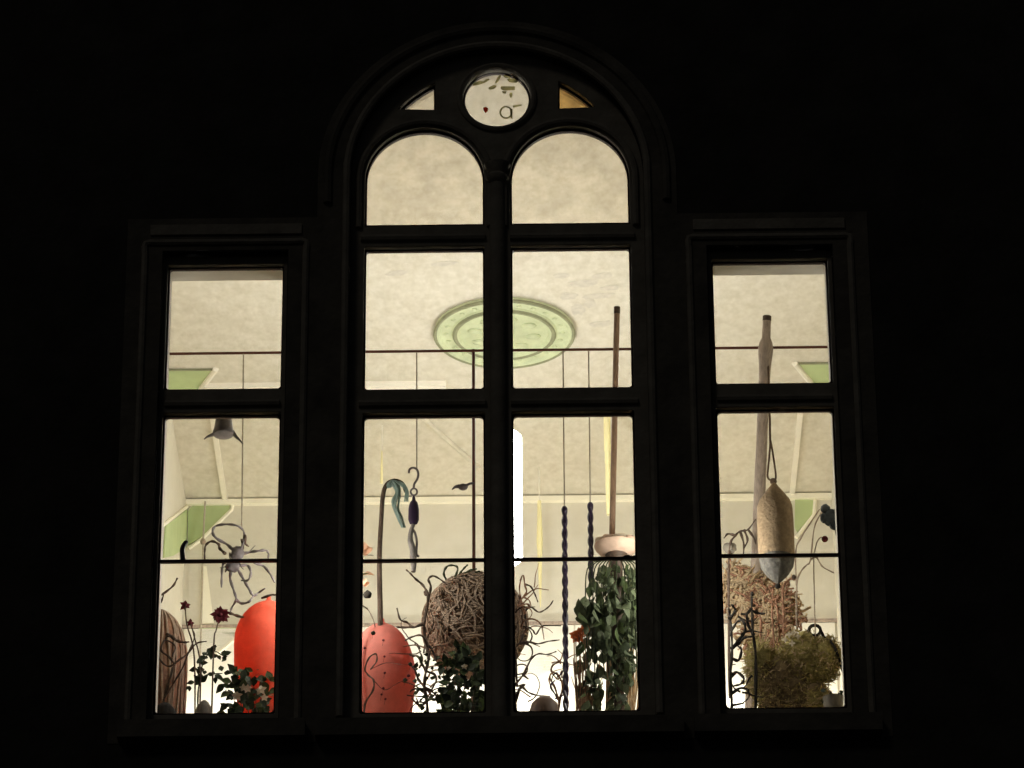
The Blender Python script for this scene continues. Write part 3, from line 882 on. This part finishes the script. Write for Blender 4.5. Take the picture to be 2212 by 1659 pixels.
# pale pink flowers at the left jamb
fx = at(*c2(95, 1300), .38)
t = thing('amaryllis', 'pale pink amaryllis with a dark bud at the left jamb of centre window', 'flower', (fx.x, .38, PT))
MB().tube([Vector((fx.x, .38, PT)), at(*c2(88, 1150), .38), at(*c2(92, 900), .38), at(*c2(98, 740), .38)], .005, 7, 4).build('stem', 'leaf', t)
for (u, v), s_, ro in [((105, 800), .075, (1.45, .1, .1)), ((112, 800), .06, (1.35, .3, -.35)), ((100, 780), .07, (1.5, -.2, .3)), ((95, 960), .05, (1.4, .1, -.4)), ((110, 965), .045, (1.3, .1, -.2)), ((95, 900), .05, (.5, .1, -1.2))]:
    leaf(t, at(*c2(u, v), .36), s_, ro, 'petal', 'petal')
leaf(t, at(*c2(82, 905), .35), .04, (.5, .2, -1.4), 'leaf')
leaf(t, at(*c2(120, 800), .35), .03, (.3, .3, -1.2), 'leafdark')
MB().ball(at(*c2(122, 1003), .35), .018, .015, .018, 12, 9, .1, 3).build('bud', 'soil', t)
MB().tube([at(*c2(92, 1003), .37), at(*c2(122, 1003), .35)], .003, 6, 1).build('bud_stem', 'leafdark', t)
twig(t, [(95, 1060), (125, 1080), (150, 1130), (165, 1170)], c2, .36, .003, .002, 'twig', 'twig')
# faded red float with speckles
t, c_ = float_ball('faded red speckled float at the left of centre window', 'red_float', c2, 195, 1430, 168, 262, .52, 'pinkred')
k2 = .4161 * mpp(.4)
rnd = random.Random(3)
sp = thing('budded_twig', 'thin twig with small dark buds before the faded red float', 'twig', (at(*c2(120, 1600), .3).x, .3, PT))
twig(sp, [(110, 1700), (110, 1580), (150, 1500), (155, 1450), (130, 1420), (110, 1390), (130, 1330), (165, 1310), (170, 1350), (140, 1390)], c2, .3, .0045, .003)
twig(sp, [(155, 1450), (210, 1500), (280, 1460), (340, 1440)], c2, .3, .0016, .001)
twig(sp, [(140, 1390), (220, 1360), (300, 1365), (350, 1370)], c2, .3, .0016, .001)
for u, v, s_ in [(152, 1203, 1.6), (205, 1240, .9), (108, 1280, 1), (210, 1325, .8), (212, 1410, .9), (205, 1490, .9), (318, 1447, 1.5), (345, 1365, 1.5), (195, 1522, .8), (215, 1545, .8), (335, 1425, 1.1)]:
    MB().ball(at(*c2(u, v), .3), .006 * s_, .005 * s_, .006 * s_, 8, 6, .15, int(u)).build('bud', 'maroon' if s_ < 1.2 else 'leafdark', sp)
    MB().tube([at(*c2(u, v), .3), at(*c2(u - 6, v + 30), .31)], .0008, 4, 1).build('bud_stem', 'twig', sp)
# wicker ball behind the mullion
wy = .62
wc = at(1026, 1350, wy)
rw = 111 * mpp(wy)
t = thing('wicker_ball', 'big brown twig ball behind the stone mullion', 'wicker ball', (wc.x, wy, wc.z - rw))
wicker_ball(t, wc, rw, n=640, seed=3, wall=.0038)
st = thing('ball_stand', 'short wooden stand under the big twig ball', 'stand', (wc.x, wy, PT))
MB().lathe([(.09, 0), (.085, .012), (.022, .03), (.018, max(.05, wc.z - rw - PT - .03)), (.07, max(.06, wc.z - rw - PT - .004)), (.075, wc.z - rw - PT + .003)], (wc.x, wy, PT), 18).build('column', 'wood', st)
# corkscrew branches between float and ball
t = thing('corkscrew_branch', 'dark corkscrew branch between faded red float and twig ball', 'branch', (at(*c2(430, 1650), .4).x, .4, PT))
for i, q in enumerate([[(440, 1720), (430, 1560), (415, 1480), (425, 1400), (440, 1330), (430, 1260), (400, 1215), (350, 1225), (318, 1240)],
          [(440, 1330), (420, 1200), (412, 1160), (360, 1172), (330, 1150), (292, 1130), (275, 1075)],
          [(412, 1160), (430, 1080), (440, 1020), (430, 985), (405, 950), (370, 920), (345, 895), (325, 876)],
          [(440, 1020), (448, 960), (440, 925), (465, 908), (500, 925), (532, 952)],
          [(425, 1400), (390, 1330), (360, 1320), (340, 1320)], [(430, 1260), (460, 1290), (480, 1350)], [(415, 1480), (380, 1440), (370, 1400), (350, 1370)],
          [(415, 1480), (460, 1510), (500, 1560), (520, 1640)], [(425, 1400), (470, 1420), (480, 1450), (450, 1500)], [(430, 1560), (390, 1580), (375, 1540)],
          [(430, 985), (418, 995), (425, 1005), (436, 990)], [(360, 1172), (300, 1176), (275, 1170)]]):
    twig(t, q, c2, .4, .0078 if i < 3 else .0058, .0034, 'twig', 'twig')
for u, v in [(438, 1310), (425, 1345), (460, 1350), (400, 1560), (440, 1545), (450, 1560), (395, 1500), (410, 1360), (395, 1340), (475, 1410), (380, 1440), (430, 1440), (410, 1590), (455, 1530), (365, 1390)]:
    for k in range(3):
        leaf(t, at(*c2(u + random.uniform(-16, 16), v + random.uniform(-16, 16)), .4), random.uniform(.018, .032), rrot(), random.choice(['leafdark', 'leafgrey', 'leafdark']))
TB = t
t = thing('pale_sprays', 'pale looping sprays on top of the big twig ball', 'twig', (at(*c2(560, 1000), .5).x, .5, at(*c2(560, 1000), .5).z))
for q in [[(560, 985), (530, 930), (520, 890), (535, 860), (565, 850), (590, 865), (580, 910), (560, 950), (560, 985)], [(560, 985), (600, 920), (640, 885), (690, 868)], [(580, 970), (630, 905), (680, 890), (705, 880)], [(570, 975), (600, 900), (625, 865), (640, 850)]]:
    twig(t, q, c2, .5, .005, .004, 'leafgrey', 'spray')
for k in range(16):
    curly(TB, at(*c2(random.uniform(385, 470), random.uniform(1260, 1600)), random.uniform(.36, .5)), random.uniform(.10, .22), random.choice(['twig', 'twig', 'twigrust']), random.uniform(.003, .0052), 100 + k, (random.uniform(-1, 1), 0, random.uniform(-.3, 1)), 1.3)
# dark bush before the ball
random.seed(21)
bush('black-green bush in front of the big twig ball', 'dark_bush', c2,
     [(610, 1330), (570, 1370), (650, 1360), (690, 1400), (540, 1430), (600, 1450), (680, 1470), (520, 1500), (560, 1540), (620, 1530), (690, 1540), (600, 1590), (660, 1590), (540, 1590)], .36, ['leafdark', 'leafdark', 'leaf'], .044, (610, 1680), 18, 26, [(625, 1375, .8), (545, 1385, .6)], seed=21)
# pale candlestick far back
p0 = at(*c2(577, 640), 2.2)
# ------------------------------------------------------------------ pale hanging tapers
def taper(label, top, bot, Y, ztop, prof):
    a_, b_ = at(*top, Y), at(*bot, Y)
    L_ = a_.z - b_.z
    t = thing('hanging_taper', label, 'taper', (a_.x, Y, b_.z), 'pale yellow tapers hanging deep in the room')
    MB().lathe([(r_, z_ * L_) for z_, r_ in prof], (a_.x, Y, b_.z), 14).build('wax', 'wax', t)
    MB().tube([(a_.x, Y, a_.z - .005), (a_.x, Y, ztop)], .003, 6, 1).build('cord', 'white', t)
taper('long pale yellow taper hanging left of the purple twisted rod', (1165, 1082), (1168, 1312), 4.4, ZC, [(0, .002), (.1, .006), (.35, .010), (.55, .014), (.62, .017), (.8, .013), (1, .010)])
taper('pale yellow taper hanging beside the capped brown pole', (1311, 896), (1303, 1112), 3.72, ZC, [(0, .011), (.3, .014), (.5, .013), (.52, .016), (.62, .015), (.64, .018), (1, .018)])
taper('thin pale taper hanging above the bent cane', (825, 974), (826, 1044), 3.9, ZC, [(0, .008), (.5, .006), (1, .003)])

# ------------------------------------------------------------------ centre right contents
# purple twisted rods
def twisted(label, cf, u0, v0, u1, v1, Y, toboard=True):
    a_, b_ = at(*cf(u0, v0), Y), at(*cf(u1, v1), Y)
    if toboard:
        b_ = Vector((b_.x, Y, PT))
    t = thing('twisted_rod', label, 'rod', (b_.x, Y, b_.z), 'purple twisted rods in centre right window')
    n = 90
    for ph in (0, math.pi):
        pts = []
        for i in range(n + 1):
            q = a_.lerp(b_, i / n)
            w_ = i * (a_.z - b_.z) / n * 2 * math.pi / .115 + ph
            pts.append(q + Vector((math.cos(w_), math.sin(w_), 0)) * .0055)
        MB().tube(pts, .0085, 8, 1).build('strand', 'purple', t)
    MB().ball(a_, .014, .014, .018, 10, 8).build('cap', 'purple', t)
    MB().tube([a_, (at(*cf(u0 - 3, 100), RY).x, RY, rz)], .0032, 6, 1).build('cord', 'cord', t)
twisted('long purple twisted rod reaching down to the sill', c3, 336, 562, 342, 1590, .40)
twisted('shorter purple twisted rod beside the trailing plant', c3, 470, 542, 474, 960, .62, False)
# capped brown pole
def lean(cf_top, cf_low, Y, Y2):
    a_, b_ = at(*cf_top, Y), at(*cf_low, Y2)
    k = (a_.z - PT) / (a_.z - b_.z)
    return a_, a_ + (b_ - a_) * k
a_, b_ = lean((1333, 664), (1322, 1170), .44, .66)
t = thing('brown_pole', 'brown wooden pole with dark cap in centre right window', 'pole', b_)
MB().tube([b_, a_], .0135, 10, 1).build('shaft', 'wood', t)
MB().tube([a_ - (a_ - b_).normalized() * .03, a_ + (a_ - b_).normalized() * .002], .0145, 10, 1).build('cap', 'woodcap', t)
# pot on a stand with a trailing plant
py_ = .54
pc = at(*c3(606, 800), py_)
t = thing('plant_stand', 'dark wooden stand hidden in the trailing plant', 'stand', (pc.x, py_, PT))
MB().lathe([(.10, 0), (.095, .015), (.03, .03), (.022, .2), (.026, pc.z - PT - .03), (.045, pc.z - PT - .008), (.05, pc.z - PT)], (pc.x, py_, PT), 18).build('column', 'woodcap', t)
t = thing('trailing_plant', 'dense trailing green plant spilling from a pale clay bowl', 'plant', (pc.x, py_, pc.z))
MB().lathe([(.045, .001), (.075, .012), (.092, .032), (.098, .045), (.088, .046), (.06, .04)], pc, 24).build('bowl', 'terracotta', t)
random.seed(31)
for k in range(9):
    a0 = k * .7
    MB().ball(pc + Vector((.07 * math.cos(a0), .055 * math.sin(a0), .062)), .03, .025, .016, 10, 7, .2, k).build('shell', 'cream' if k % 2 else 'terracotta', t)
def inside(u, v):
    if v < 845 or v > 1590: return False
    lo = 520 if v < 900 else (465 if v < 1000 else (400 if v < 1130 else (450 if v < 1240 else (420 if v < 1400 else 440))))
    hi = 735 if v < 1250 else (690 if v < 1450 else 655)
    return lo < u < hi
strands = []
for k in range(15):
    u = 455 + k * 19
    v1_ = random.uniform(1380, 1580)
    q = [(600 + (u - 600) * .5, 815), (u, 870), (u + random.uniform(-12, 12), 1050), (u + random.uniform(-16, 16), 1240), (u + random.uniform(-16, 16), v1_)]
    Yk = random.uniform(.40, .56)
    MB().tube([at(*c3(*p), Yk) for p in q], .0028, 5, 4).build('vine_stem', 'leafdark', t)
cnt = 0
while cnt < 285:
    u, v = random.uniform(395, 735), random.uniform(845, 1592)
    if not inside(u, v): continue
    if v > 1300 and 530 < u < 570 and random.random() < .85: continue
    if v > 1330 and u < 520 and random.random() < .35: continue
    leaf(t, at(*c3(u, v), random.uniform(.36, .60)), random.uniform(.034, .078), (random.uniform(-2.2, -1.2), random.uniform(-.5, .5), random.uniform(-1.3, 1.3)), random.choice(['leaf', 'leafgrey', 'leafgrey', 'leafdark']))
    cnt += 1
lo_ = MB()
me_ = LEAF['leafdark']
for k in range(330):
    u, v = random.uniform(395, 735), random.uniform(845, 1592)
    if not inside(u, v) or (v > 1300 and 530 < u < 570): continue
    q = at(*c3(u, v), random.uniform(.50, .66))
    mx_ = Matrix.Translation(q) @ Euler((random.uniform(-2.2, -1.0), random.uniform(-.5, .5), random.uniform(-1.3, 1.3))).to_matrix().to_4x4() @ Matrix.Scale(random.uniform(.05, .08), 4)
    b_0 = len(lo_.v)
    lo_.v += [mx_ @ v_.co for v_ in me_.vertices]
    lo_.f += [tuple(b_0 + i for i in p_.vertices) for p_ in me_.polygons]
o = lo_.build('inner_leaves', 'leafgrey', t); o['kind'] = 'stuff'
# dried orange flowers and tan stalks
t = thing('orange_flowers', 'orange dried flowers between twisted rod and trailing plant', 'flower', (at(*c3(410, 1600), .5).x, .5, PT))
for u, v in [(385, 1210), (410, 1200), (430, 1185), (395, 1230), (440, 1200), (415, 1225), (450, 1170)]:
    q = at(*c3(u, v), .5)
    for k in range(5):
        leaf(t, q, .024, (math.pi / 2 + random.uniform(-.4, .4), k * 1.257, 0), 'orange', 'petal')
    MB().tube([q, at(*c3(u + 5, v + 200), .5), Vector((at(*c3(410, 1600), .5).x, .5, PT))], .0022, 5, 3).build('stem', 'twigrust', t)
t = thing('dried_stalks', 'tan dried stalks low beside the purple twisted rod', 'plant', (at(*c3(400, 1620), .56).x, .56, PT))
for k in range(34):
    u0 = random.uniform(365, 540)
    v0 = random.uniform(1330, 1480)
    MB().tube([Vector((at(*c3(430, 1620), .56).x + random.uniform(-.05, .05), .56 + random.uniform(-.05, .05), PT)), at(*c3((u0 + 430) / 2, 1560), .56), at(*c3(u0, v0), .56)], .0045, 5, 3, r1=.002).build('stalk', random.choice(['tan', 'tanlight', 'twigrust']), t)
t = thing('golden_stalks', 'golden dried stalks right of the trailing plant by the jamb', 'plant', (at(*c3(690, 1620), .66).x, .66, PT))
for k in range(22):
    u0 = random.uniform(635, 740)
    v0 = random.uniform(1260, 1450)
    MB().tube([Vector((at(*c3(690, 1620), .66).x + random.uniform(-.04, .04), .66 + random.uniform(-.04, .04), PT)), at(*c3((u0 + 690) / 2 + random.uniform(-15, 15), 1540), .66), at(*c3(u0, v0), .66)], .006, 5, 3, r1=.003).build('stalk', random.choice(['tan', 'tanlight']), t)
# curly twigs right of the mullion
t = thing('curly_twigs', 'curly brown twigs just right of the stone mullion', 'branch', (at(*c3(100, 1650), .42).x, .42, PT))
for i, q in enumerate([[(90, 1720), (85, 1560), (80, 1480), (120, 1420), (160, 1340), (200, 1310), (250, 1312), (290, 1300)],
          [(85, 1560), (110, 1480), (150, 1510), (200, 1530), (260, 1530)], [(120, 1420), (150, 1440)], [(90, 1480), (80, 1300), (100, 1260), (150, 1250), (200, 1258), (250, 1245), (310, 1240)],
          [(100, 1260), (140, 1180), (170, 1190), (190, 1210), (225, 1165), (320, 1163)], [(140, 1180), (130, 1100), (160, 1070), (200, 1095), (235, 1085), (262, 1060), (275, 1035)],
          [(130, 1100), (110, 1030), (105, 960), (120, 905)], [(110, 1030), (140, 990), (132, 950), (120, 905), (105, 930)], [(132, 950), (160, 965), (185, 1000), (200, 1040)],
          [(160, 1070), (140, 1050), (100, 1060), (118, 1020), (150, 1030), (165, 1060)], [(90, 1480), (130, 1470), (100, 1500), (80, 1520)]]):
    twig(t, q, c3, .42, .006 if i < 4 else .0045, .0026, 'twigrust' if i in (6, 7, 9) else 'twig', 'twig')
for k in range(16):
    curly(t, at(*c3(random.uniform(60, 190), random.uniform(950, 1560)), random.uniform(.38, .55)), random.uniform(.09, .2), random.choice(['twig', 'twigrust', 'twig']), random.uniform(.0028, .005), 200 + k, (random.uniform(-.4, 1), 0, random.uniform(-.3, 1)), 1.3)
random.seed(41)
t = thing('pink_twigs', 'reddish tangled twigs left of the long twisted rod', 'branch', (at(*c3(300, 1650), .5).x, .5, PT))
twig(t, [(300, 1700), (310, 1560), (330, 1480), (300, 1420), (268, 1400), (275, 1370), (310, 1350), (330, 1300)], c3, .5, .006, .003, 'twigrust')
twig(t, [(310, 1560), (285, 1480), (262, 1440), (270, 1410), (300, 1440), (320, 1400)], c3, .5, .005, .003, 'twigrust')
twig(t, [(310, 1560), (285, 1520), (265, 1480), (290, 1450)], c3, .5, .005, .003, 'purple')
for k in range(9):
    curly(t, at(*c3(random.uniform(265, 330), random.uniform(1350, 1560)), random.uniform(.48, .56)), random.uniform(.07, .14), random.choice(['twigrust', 'purple', 'twigrust']), .0035, 300 + k, (random.uniform(-1, 1), 0, random.uniform(-.3, 1)), 1.6)
dome('dark brown dome on the sill right of the stone mullion', 'brown_dome', c3, 232, 1537, 80, 'dome', .3, cat='dome')
# dark cluster on the glazing bar
p = at(*c3(672, 820), .05)
t = thing('dried_berries', 'small dark berry cluster on the centre right glazing bar', 'berries', (p.x, .046, 9.753))
for u, v, s_ in [(655, 812, 1.1), (668, 822, 1.3), (683, 816, 1), (697, 812, 1), (648, 822, .9)]:
    q = at(*c3(u, v), .047)
    MB().ball((q.x, .047, 9.753 + .0055 * s_), .0065 * s_, .0055 * s_, .0058 * s_, 9, 7).build('berry', 'purple', t)

# ------------------------------------------------------------------ right window contents
# turned post
a_, b_ = lean((1657, 682), (1641, 1060), .42, .62)
ax = (a_ - b_).normalized()
L_ = (a_ - b_).length
t = thing('turned_post', 'bottle-shaped turned wooden post in the right window', 'post', b_)
z_ = lambda y: ((a_.z - at(1650, y, .42).z) / ax.z)
prof = [(.024, 0), (.026, L_ * .5), (.0255, L_ - z_(800)), (.028, L_ - z_(775)), (.033, L_ - z_(755)), (.034, L_ - z_(745)), (.030, L_ - z_(734)), (.020, L_ - z_(724)), (.0185, L_ - z_(700)), (.019, L_ - z_(692))]
MB().lathe(prof, b_, 18, ax).build('shaft', 'woodgrey', t)
MB().lathe([(.0195, L_ - z_(692)), (.0195, L_ - .002), (.016, L_)], b_, 18, ax).build('cap', 'woodcap', t)
# hanging buoy
by = .36
bt, sh_, lo_, tip_ = at(*c4(388, 418), by), at(*c4(400, 522), by), at(*c4(405, 795), by), at(*c4(408, 925), by)
k4 = .4266 * mpp(by)
bx_ = at(*c4(402, 650), by).x
t = thing('hanging_buoy', 'pointed brown buoy with grey cone bottom hanging on rope', 'buoy', (bx_, by, tip_.z))
rB = 92 * k4
Z = lambda v: at(*c4(400, v), by).z
MB().lathe([(rB * .98, Z(795)), (rB, Z(700)), (rB * .99, Z(600)), (rB * .96, Z(535)), (rB * .85, Z(505)), (rB * .5, Z(462)), (.016, Z(428)), (.010, Z(416)), (.002, Z(414))], (bx_, by, 0), 26).build('body', 'buoy', t)
MB().lathe([(.003, Z(925)), (rB * .30, Z(905)), (rB * .62, Z(875)), (rB * .88, Z(838)), (rB * .97, Z(800)), (rB * .95, Z(794))], (bx_, by, 0), 24).build('cone', 'buoygrey', t)
MB().ball((bx_, by, Z(936)), .013, .012, .012, 12, 8).build('tip', 'soil', t)
kz = Z(405)
MB().ball((bx_ - .002, by, kz), .016, .014, .014, 12, 8, .15, 2).build('knot', 'rope', t)
MB().tube([(bx_ - .004, by, kz), at(*c4(362, 385), by), at(*c4(366, 320), by), at(*c4(374, 230), by), at(*c4(374, 195), by)], .0045, 7, 4).build('rope', 'rope', t)
MB().tube([(bx_ + .002, by, kz), at(*c4(403, 385), by), at(*c4(396, 320), by), at(*c4(382, 230), by), at(*c4(375, 195), by)], .0045, 7, 4).build('rope', 'rope', t)
MB().tube([at(*c4(374, 200), by), at(*c4(372, 70), by), Vector((at(1662, 850, RY).x, RY, rz))], .0050, 7, 1).build('rope', 'rope', t)
# small coral branch left
t = thing('grey_coral', 'grey branching coral at the left of the hanging buoy', 'coral', (at(*c4(170, 900), .5).x, .5, PT))
MB().ball(at(*c4(170, 745), .5), .028, .022, .026, 14, 10, .2, 8).build('head', 'stonegrey', t)
for q in [[(170, 1500), (165, 1000), (170, 745), (200, 680), (222, 656), (262, 648), (300, 595)], [(200, 680), (160, 672), (140, 692)], [(222, 656), (238, 720), (242, 770)], [(262, 648), (290, 690), (300, 720)], [(242, 650), (258, 700), (240, 745)]]:
    twig(t, q, c4, .5, .0062, .003, 'twig', 'branch')
# tan coral bush
t = thing('dried_bloom', 'large tan dried bloom under the hanging buoy', 'plant', (at(*c4(330, 1500), .72).x, .72, PT))
random.seed(51)
for (u, v, ru, rv) in [(235, 950, 120, 120), (330, 1020, 130, 130), (410, 1060, 100, 130), (360, 1200, 120, 110)]:
    c_ = at(*c4(u, v), .74)
    MB().ball(c_, ru * k4 * 1.0, .06, rv * k4 * 1.0, 24, 18, .09, u).build('core', 'tanlight', t)
mb, mb2 = MB(), MB()
for k in range(900):
    u, v, ru, rv = random.choice([(235, 950, 130, 130), (330, 1020, 135, 135), (410, 1060, 105, 135), (360, 1200, 125, 110)])
    a0, rr = random.uniform(0, 6.28), math.sqrt(random.random())
    u0, v0 = u + ru * rr * math.cos(a0), v + rv * rr * math.sin(a0)
    if u0 < 110: continue
    p = at(*c4(u0, v0), .735 - .062 * math.sqrt(max(0, 1 - rr * rr)) + random.uniform(-.008, .008))
    pts = [p]
    d = random.uniform(0, 6.28)
    for i in range(6):
        d += random.uniform(-1.0, 1.0)
        pts.append(pts[-1] + Vector((math.cos(d), random.uniform(-.3, .3), math.sin(d))) * .012)
    (mb if random.random() < .72 else mb2).tube(pts, random.uniform(.003, .0065), 5, 2)
o = mb.build('petals', 'tanlight', t); o['kind'] = 'stuff'
o = mb2.build('stalks', 'twigrust', t); o['kind'] = 'stuff'
MB().tube([at(*c4(330, 1150), .72), Vector((at(*c4(330, 1500), .72).x, .72, PT))], .02, 8, 1).build('stem', 'tan', t)
# red upright stems within
t = thing('red_stem_plant', 'thin red-brown stems rising below the hanging buoy', 'plant', (at(*c4(400, 1500), .5).x, .5, PT))
for q in [[(410, 1600), (400, 1300), (385, 1100), (385, 950)], [(420, 1600), (440, 1300), (445, 1100), (438, 950), (470, 905), (492, 890)], [(405, 1600), (420, 1250), (410, 1080), (400, 1000)], [(400, 1600), (330, 1250), (325, 1100), (300, 1060), (285, 1050)]]:
    twig(t, q, c4, .5, .0065, .0035, 'twigrust', 'stem')
MB().ball(at(*c4(494, 890), .5), .010, .010, .012, 10, 8).build('bud', 'twig', t)
# black curls
t = thing('dark_curled_vine', 'black curled vine at the left jamb of right window', 'vine', (at(*c4(200, 1650), .34).x, .34, PT))
for q in [[(175, 1700), (180, 1540), (175, 1400), (180, 1250), (170, 1100), (165, 1050)], [(180, 1250), (230, 1190), (250, 1150), (235, 1110), (205, 1120), (180, 1160), (170, 1190)], [(300, 1600), (300, 1300), (290, 1180), (280, 1060), (283, 975)],
          [(290, 1180), (262, 1130), (255, 1080), (275, 1050)], [(180, 1300), (215, 1310), (230, 1260), (210, 1240)], [(175, 1400), (205, 1370), (240, 1400), (225, 1430), (190, 1440)], [(180, 1250), (215, 1225), (240, 1200), (285, 1190)],
          [(180, 1480), (220, 1450), (270, 1460)], [(170, 1100), (195, 1060), (180, 1030)], [(283, 1060), (320, 1070), (345, 1075)], [(180, 1540), (240, 1530)]]:
    twig(t, q, c4, .34, .0075, .004, 'soil', 'tendril')
MB().ball(at(*c4(283, 975), .34), .008, .008, .011, 9, 7).build('bud', 'soil', t)
for k in range(8):
    curly(t, at(*c4(random.uniform(165, 300), random.uniform(1040, 1500)), .34), random.uniform(.06, .12), 'soil', .005, 400 + k, (random.uniform(-1, 1), 0, random.uniform(-.5, 1)), 1.8, 'tendril')
# moss mound with a ring handle
my = .50
t = thing('moss_basket', 'olive-brown mossy basket with a dark ring handle', 'basket', (at(*c4(500, 1400), my).x, my, PT))
random.seed(61)
lob = [(390, 1420, 145, 150), (540, 1310, 150, 150), (650, 1310, 95, 120), (470, 1480, 160, 120), (320, 1320, 75, 110), (590, 1500, 90, 80)]
for i, (u, v, ru, rv) in enumerate(lob):
    c_ = at(*c4(u, v), my + .02)
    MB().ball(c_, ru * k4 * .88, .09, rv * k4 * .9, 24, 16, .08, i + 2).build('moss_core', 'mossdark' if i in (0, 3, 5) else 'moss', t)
b0 = at(*c4(490, 1400), my)
MB().lathe([(.08, 0), (.11, .05), (.12, .14)], (b0.x, my + .06, PT), 22).build('basket_wall', 'wickercore', t)
mb, mb2, mb3 = MB(), MB(), MB()
for k in range(4200):
    u, v, ru, rv = random.choice(lob)
    a0, rr = random.uniform(0, 6.28), math.sqrt(random.random()) * 1.03
    u0, v0 = u + ru * rr * math.cos(a0), v + rv * rr * math.sin(a0)
    p = at(*c4(u0, v0), my + .02 - .095 * math.sqrt(max(0, 1 - rr * rr)) + random.uniform(-.008, .008))
    d = random.uniform(0, 6.28)
    pts = [p]
    for i in range(3):
        d += random.uniform(-.8, .8)
        pts.append(pts[-1] + Vector((math.cos(d), random.uniform(-.5, .2), math.sin(d))) * .009)
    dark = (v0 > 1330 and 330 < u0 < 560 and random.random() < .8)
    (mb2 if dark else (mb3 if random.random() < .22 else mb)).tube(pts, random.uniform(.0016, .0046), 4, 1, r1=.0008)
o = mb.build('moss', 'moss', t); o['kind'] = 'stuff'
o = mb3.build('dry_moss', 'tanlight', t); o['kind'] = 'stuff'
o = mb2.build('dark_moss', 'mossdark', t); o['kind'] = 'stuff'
MB().tube([at(*c4(600 + 30 * math.cos(i * .524), 1160 + 27 * math.sin(i * .524)), my - .02) for i in range(12)], .0075, 8, 1, closed=True).build('ring_handle', 'soil', t)
twig(t, [(625, 1145), (650, 1190), (690, 1230), (720, 1290), (745, 1380)], c4, my - .04, .006, .006, 'soil', 'handle')
for u, v, s_ in [(470, 1180, 1), (495, 1170, .9), (515, 1190, .8), (450, 1205, 1), (485, 1225, .9)]:
    q = at(*c4(u, v), my - .06)
    for k in range(4):
        leaf(t, q, .018 * s_, (math.pi / 2 + random.uniform(-.4, .4), k * 1.57, 0), 'cream', 'petal')
# blue grey pod and red berry on thin stems
pq = at(*c4(678, 590), .42)
t = thing('seed_pod', 'knobbly blue-grey seed pod at the right jamb', 'seed pod', (pq.x, .42, PT))
for u, v, a0, b0_ in [(680, 590, 40, 45), (655, 545, 24, 24), (705, 570, 24, 26), (700, 625, 28, 28), (645, 590, 18, 26)]:
    MB().ball(at(*c4(u, v), .42), a0 * k4, .022, b0_ * k4, 14, 10, .12, u).build('knob', 'slateblue', t)
MB().tube([at(*c4(700, 630), .42), at(*c4(735, 800), .42), at(*c4(752, 1100), .42), Vector((at(*c4(760, 1500), .42).x, .42, PT))], .004, 6, 4).build('stem', 'twig', t)
pq = at(*c4(651, 697), .44)
t = thing('red_berry', 'single dark red berry on a thin stem under the seed pod', 'berry', (pq.x, .44, PT))
MB().ball(pq, .0145, .014, .0145, 14, 10).build('berry', 'maroon', t)
MB().tube([pq, at(*c4(628, 690), .45), at(*c4(604, 740), .46), at(*c4(596, 900), .47), Vector((at(*c4(610, 1500), .47).x, .47, PT))], .0028, 6, 4).build('stem', 'twigpale', t)
t = thing('pale_twigs', 'pale thin twigs arching right of the hanging buoy', 'twig', (at(*c4(540, 1500), .6).x, .6, PT))
twig(t, [(520, 1600), (510, 1200), (508, 930), (530, 860), (560, 830), (580, 800), (600, 640), (630, 560)], c4, .6, .0045, .0028, 'twigpale')
twig(t, [(508, 930), (500, 760), (530, 690), (580, 610), (622, 545)], c4, .6, .004, .0024, 'twigpale')
twig(t, [(580, 800), (610, 790), (640, 835), (700, 870)], c4, .6, .004, .003, 'twigpale')
# pale stem pot in the lower right corner
p = at(*c4(705, 1500), .3)
t = thing('grey_pot', 'small grey pot in the bottom right corner', 'pot', (p.x - .01, .3, PT))
MB().lathe([(.03, 0), (.038, .05), (.042, p.z - PT - .012), (.045, p.z - PT), (.038, p.z - PT), (.034, p.z - PT - .02)], (p.x - .01, .3, PT), 20).build('body', 'stonegrey', t)
for k in range(9):
    leaf(t, Vector((p.x - .01 + random.uniform(-.03, .03), .3, p.z + random.uniform(-.01, .03))), .03, rrot(), 'leafdark')
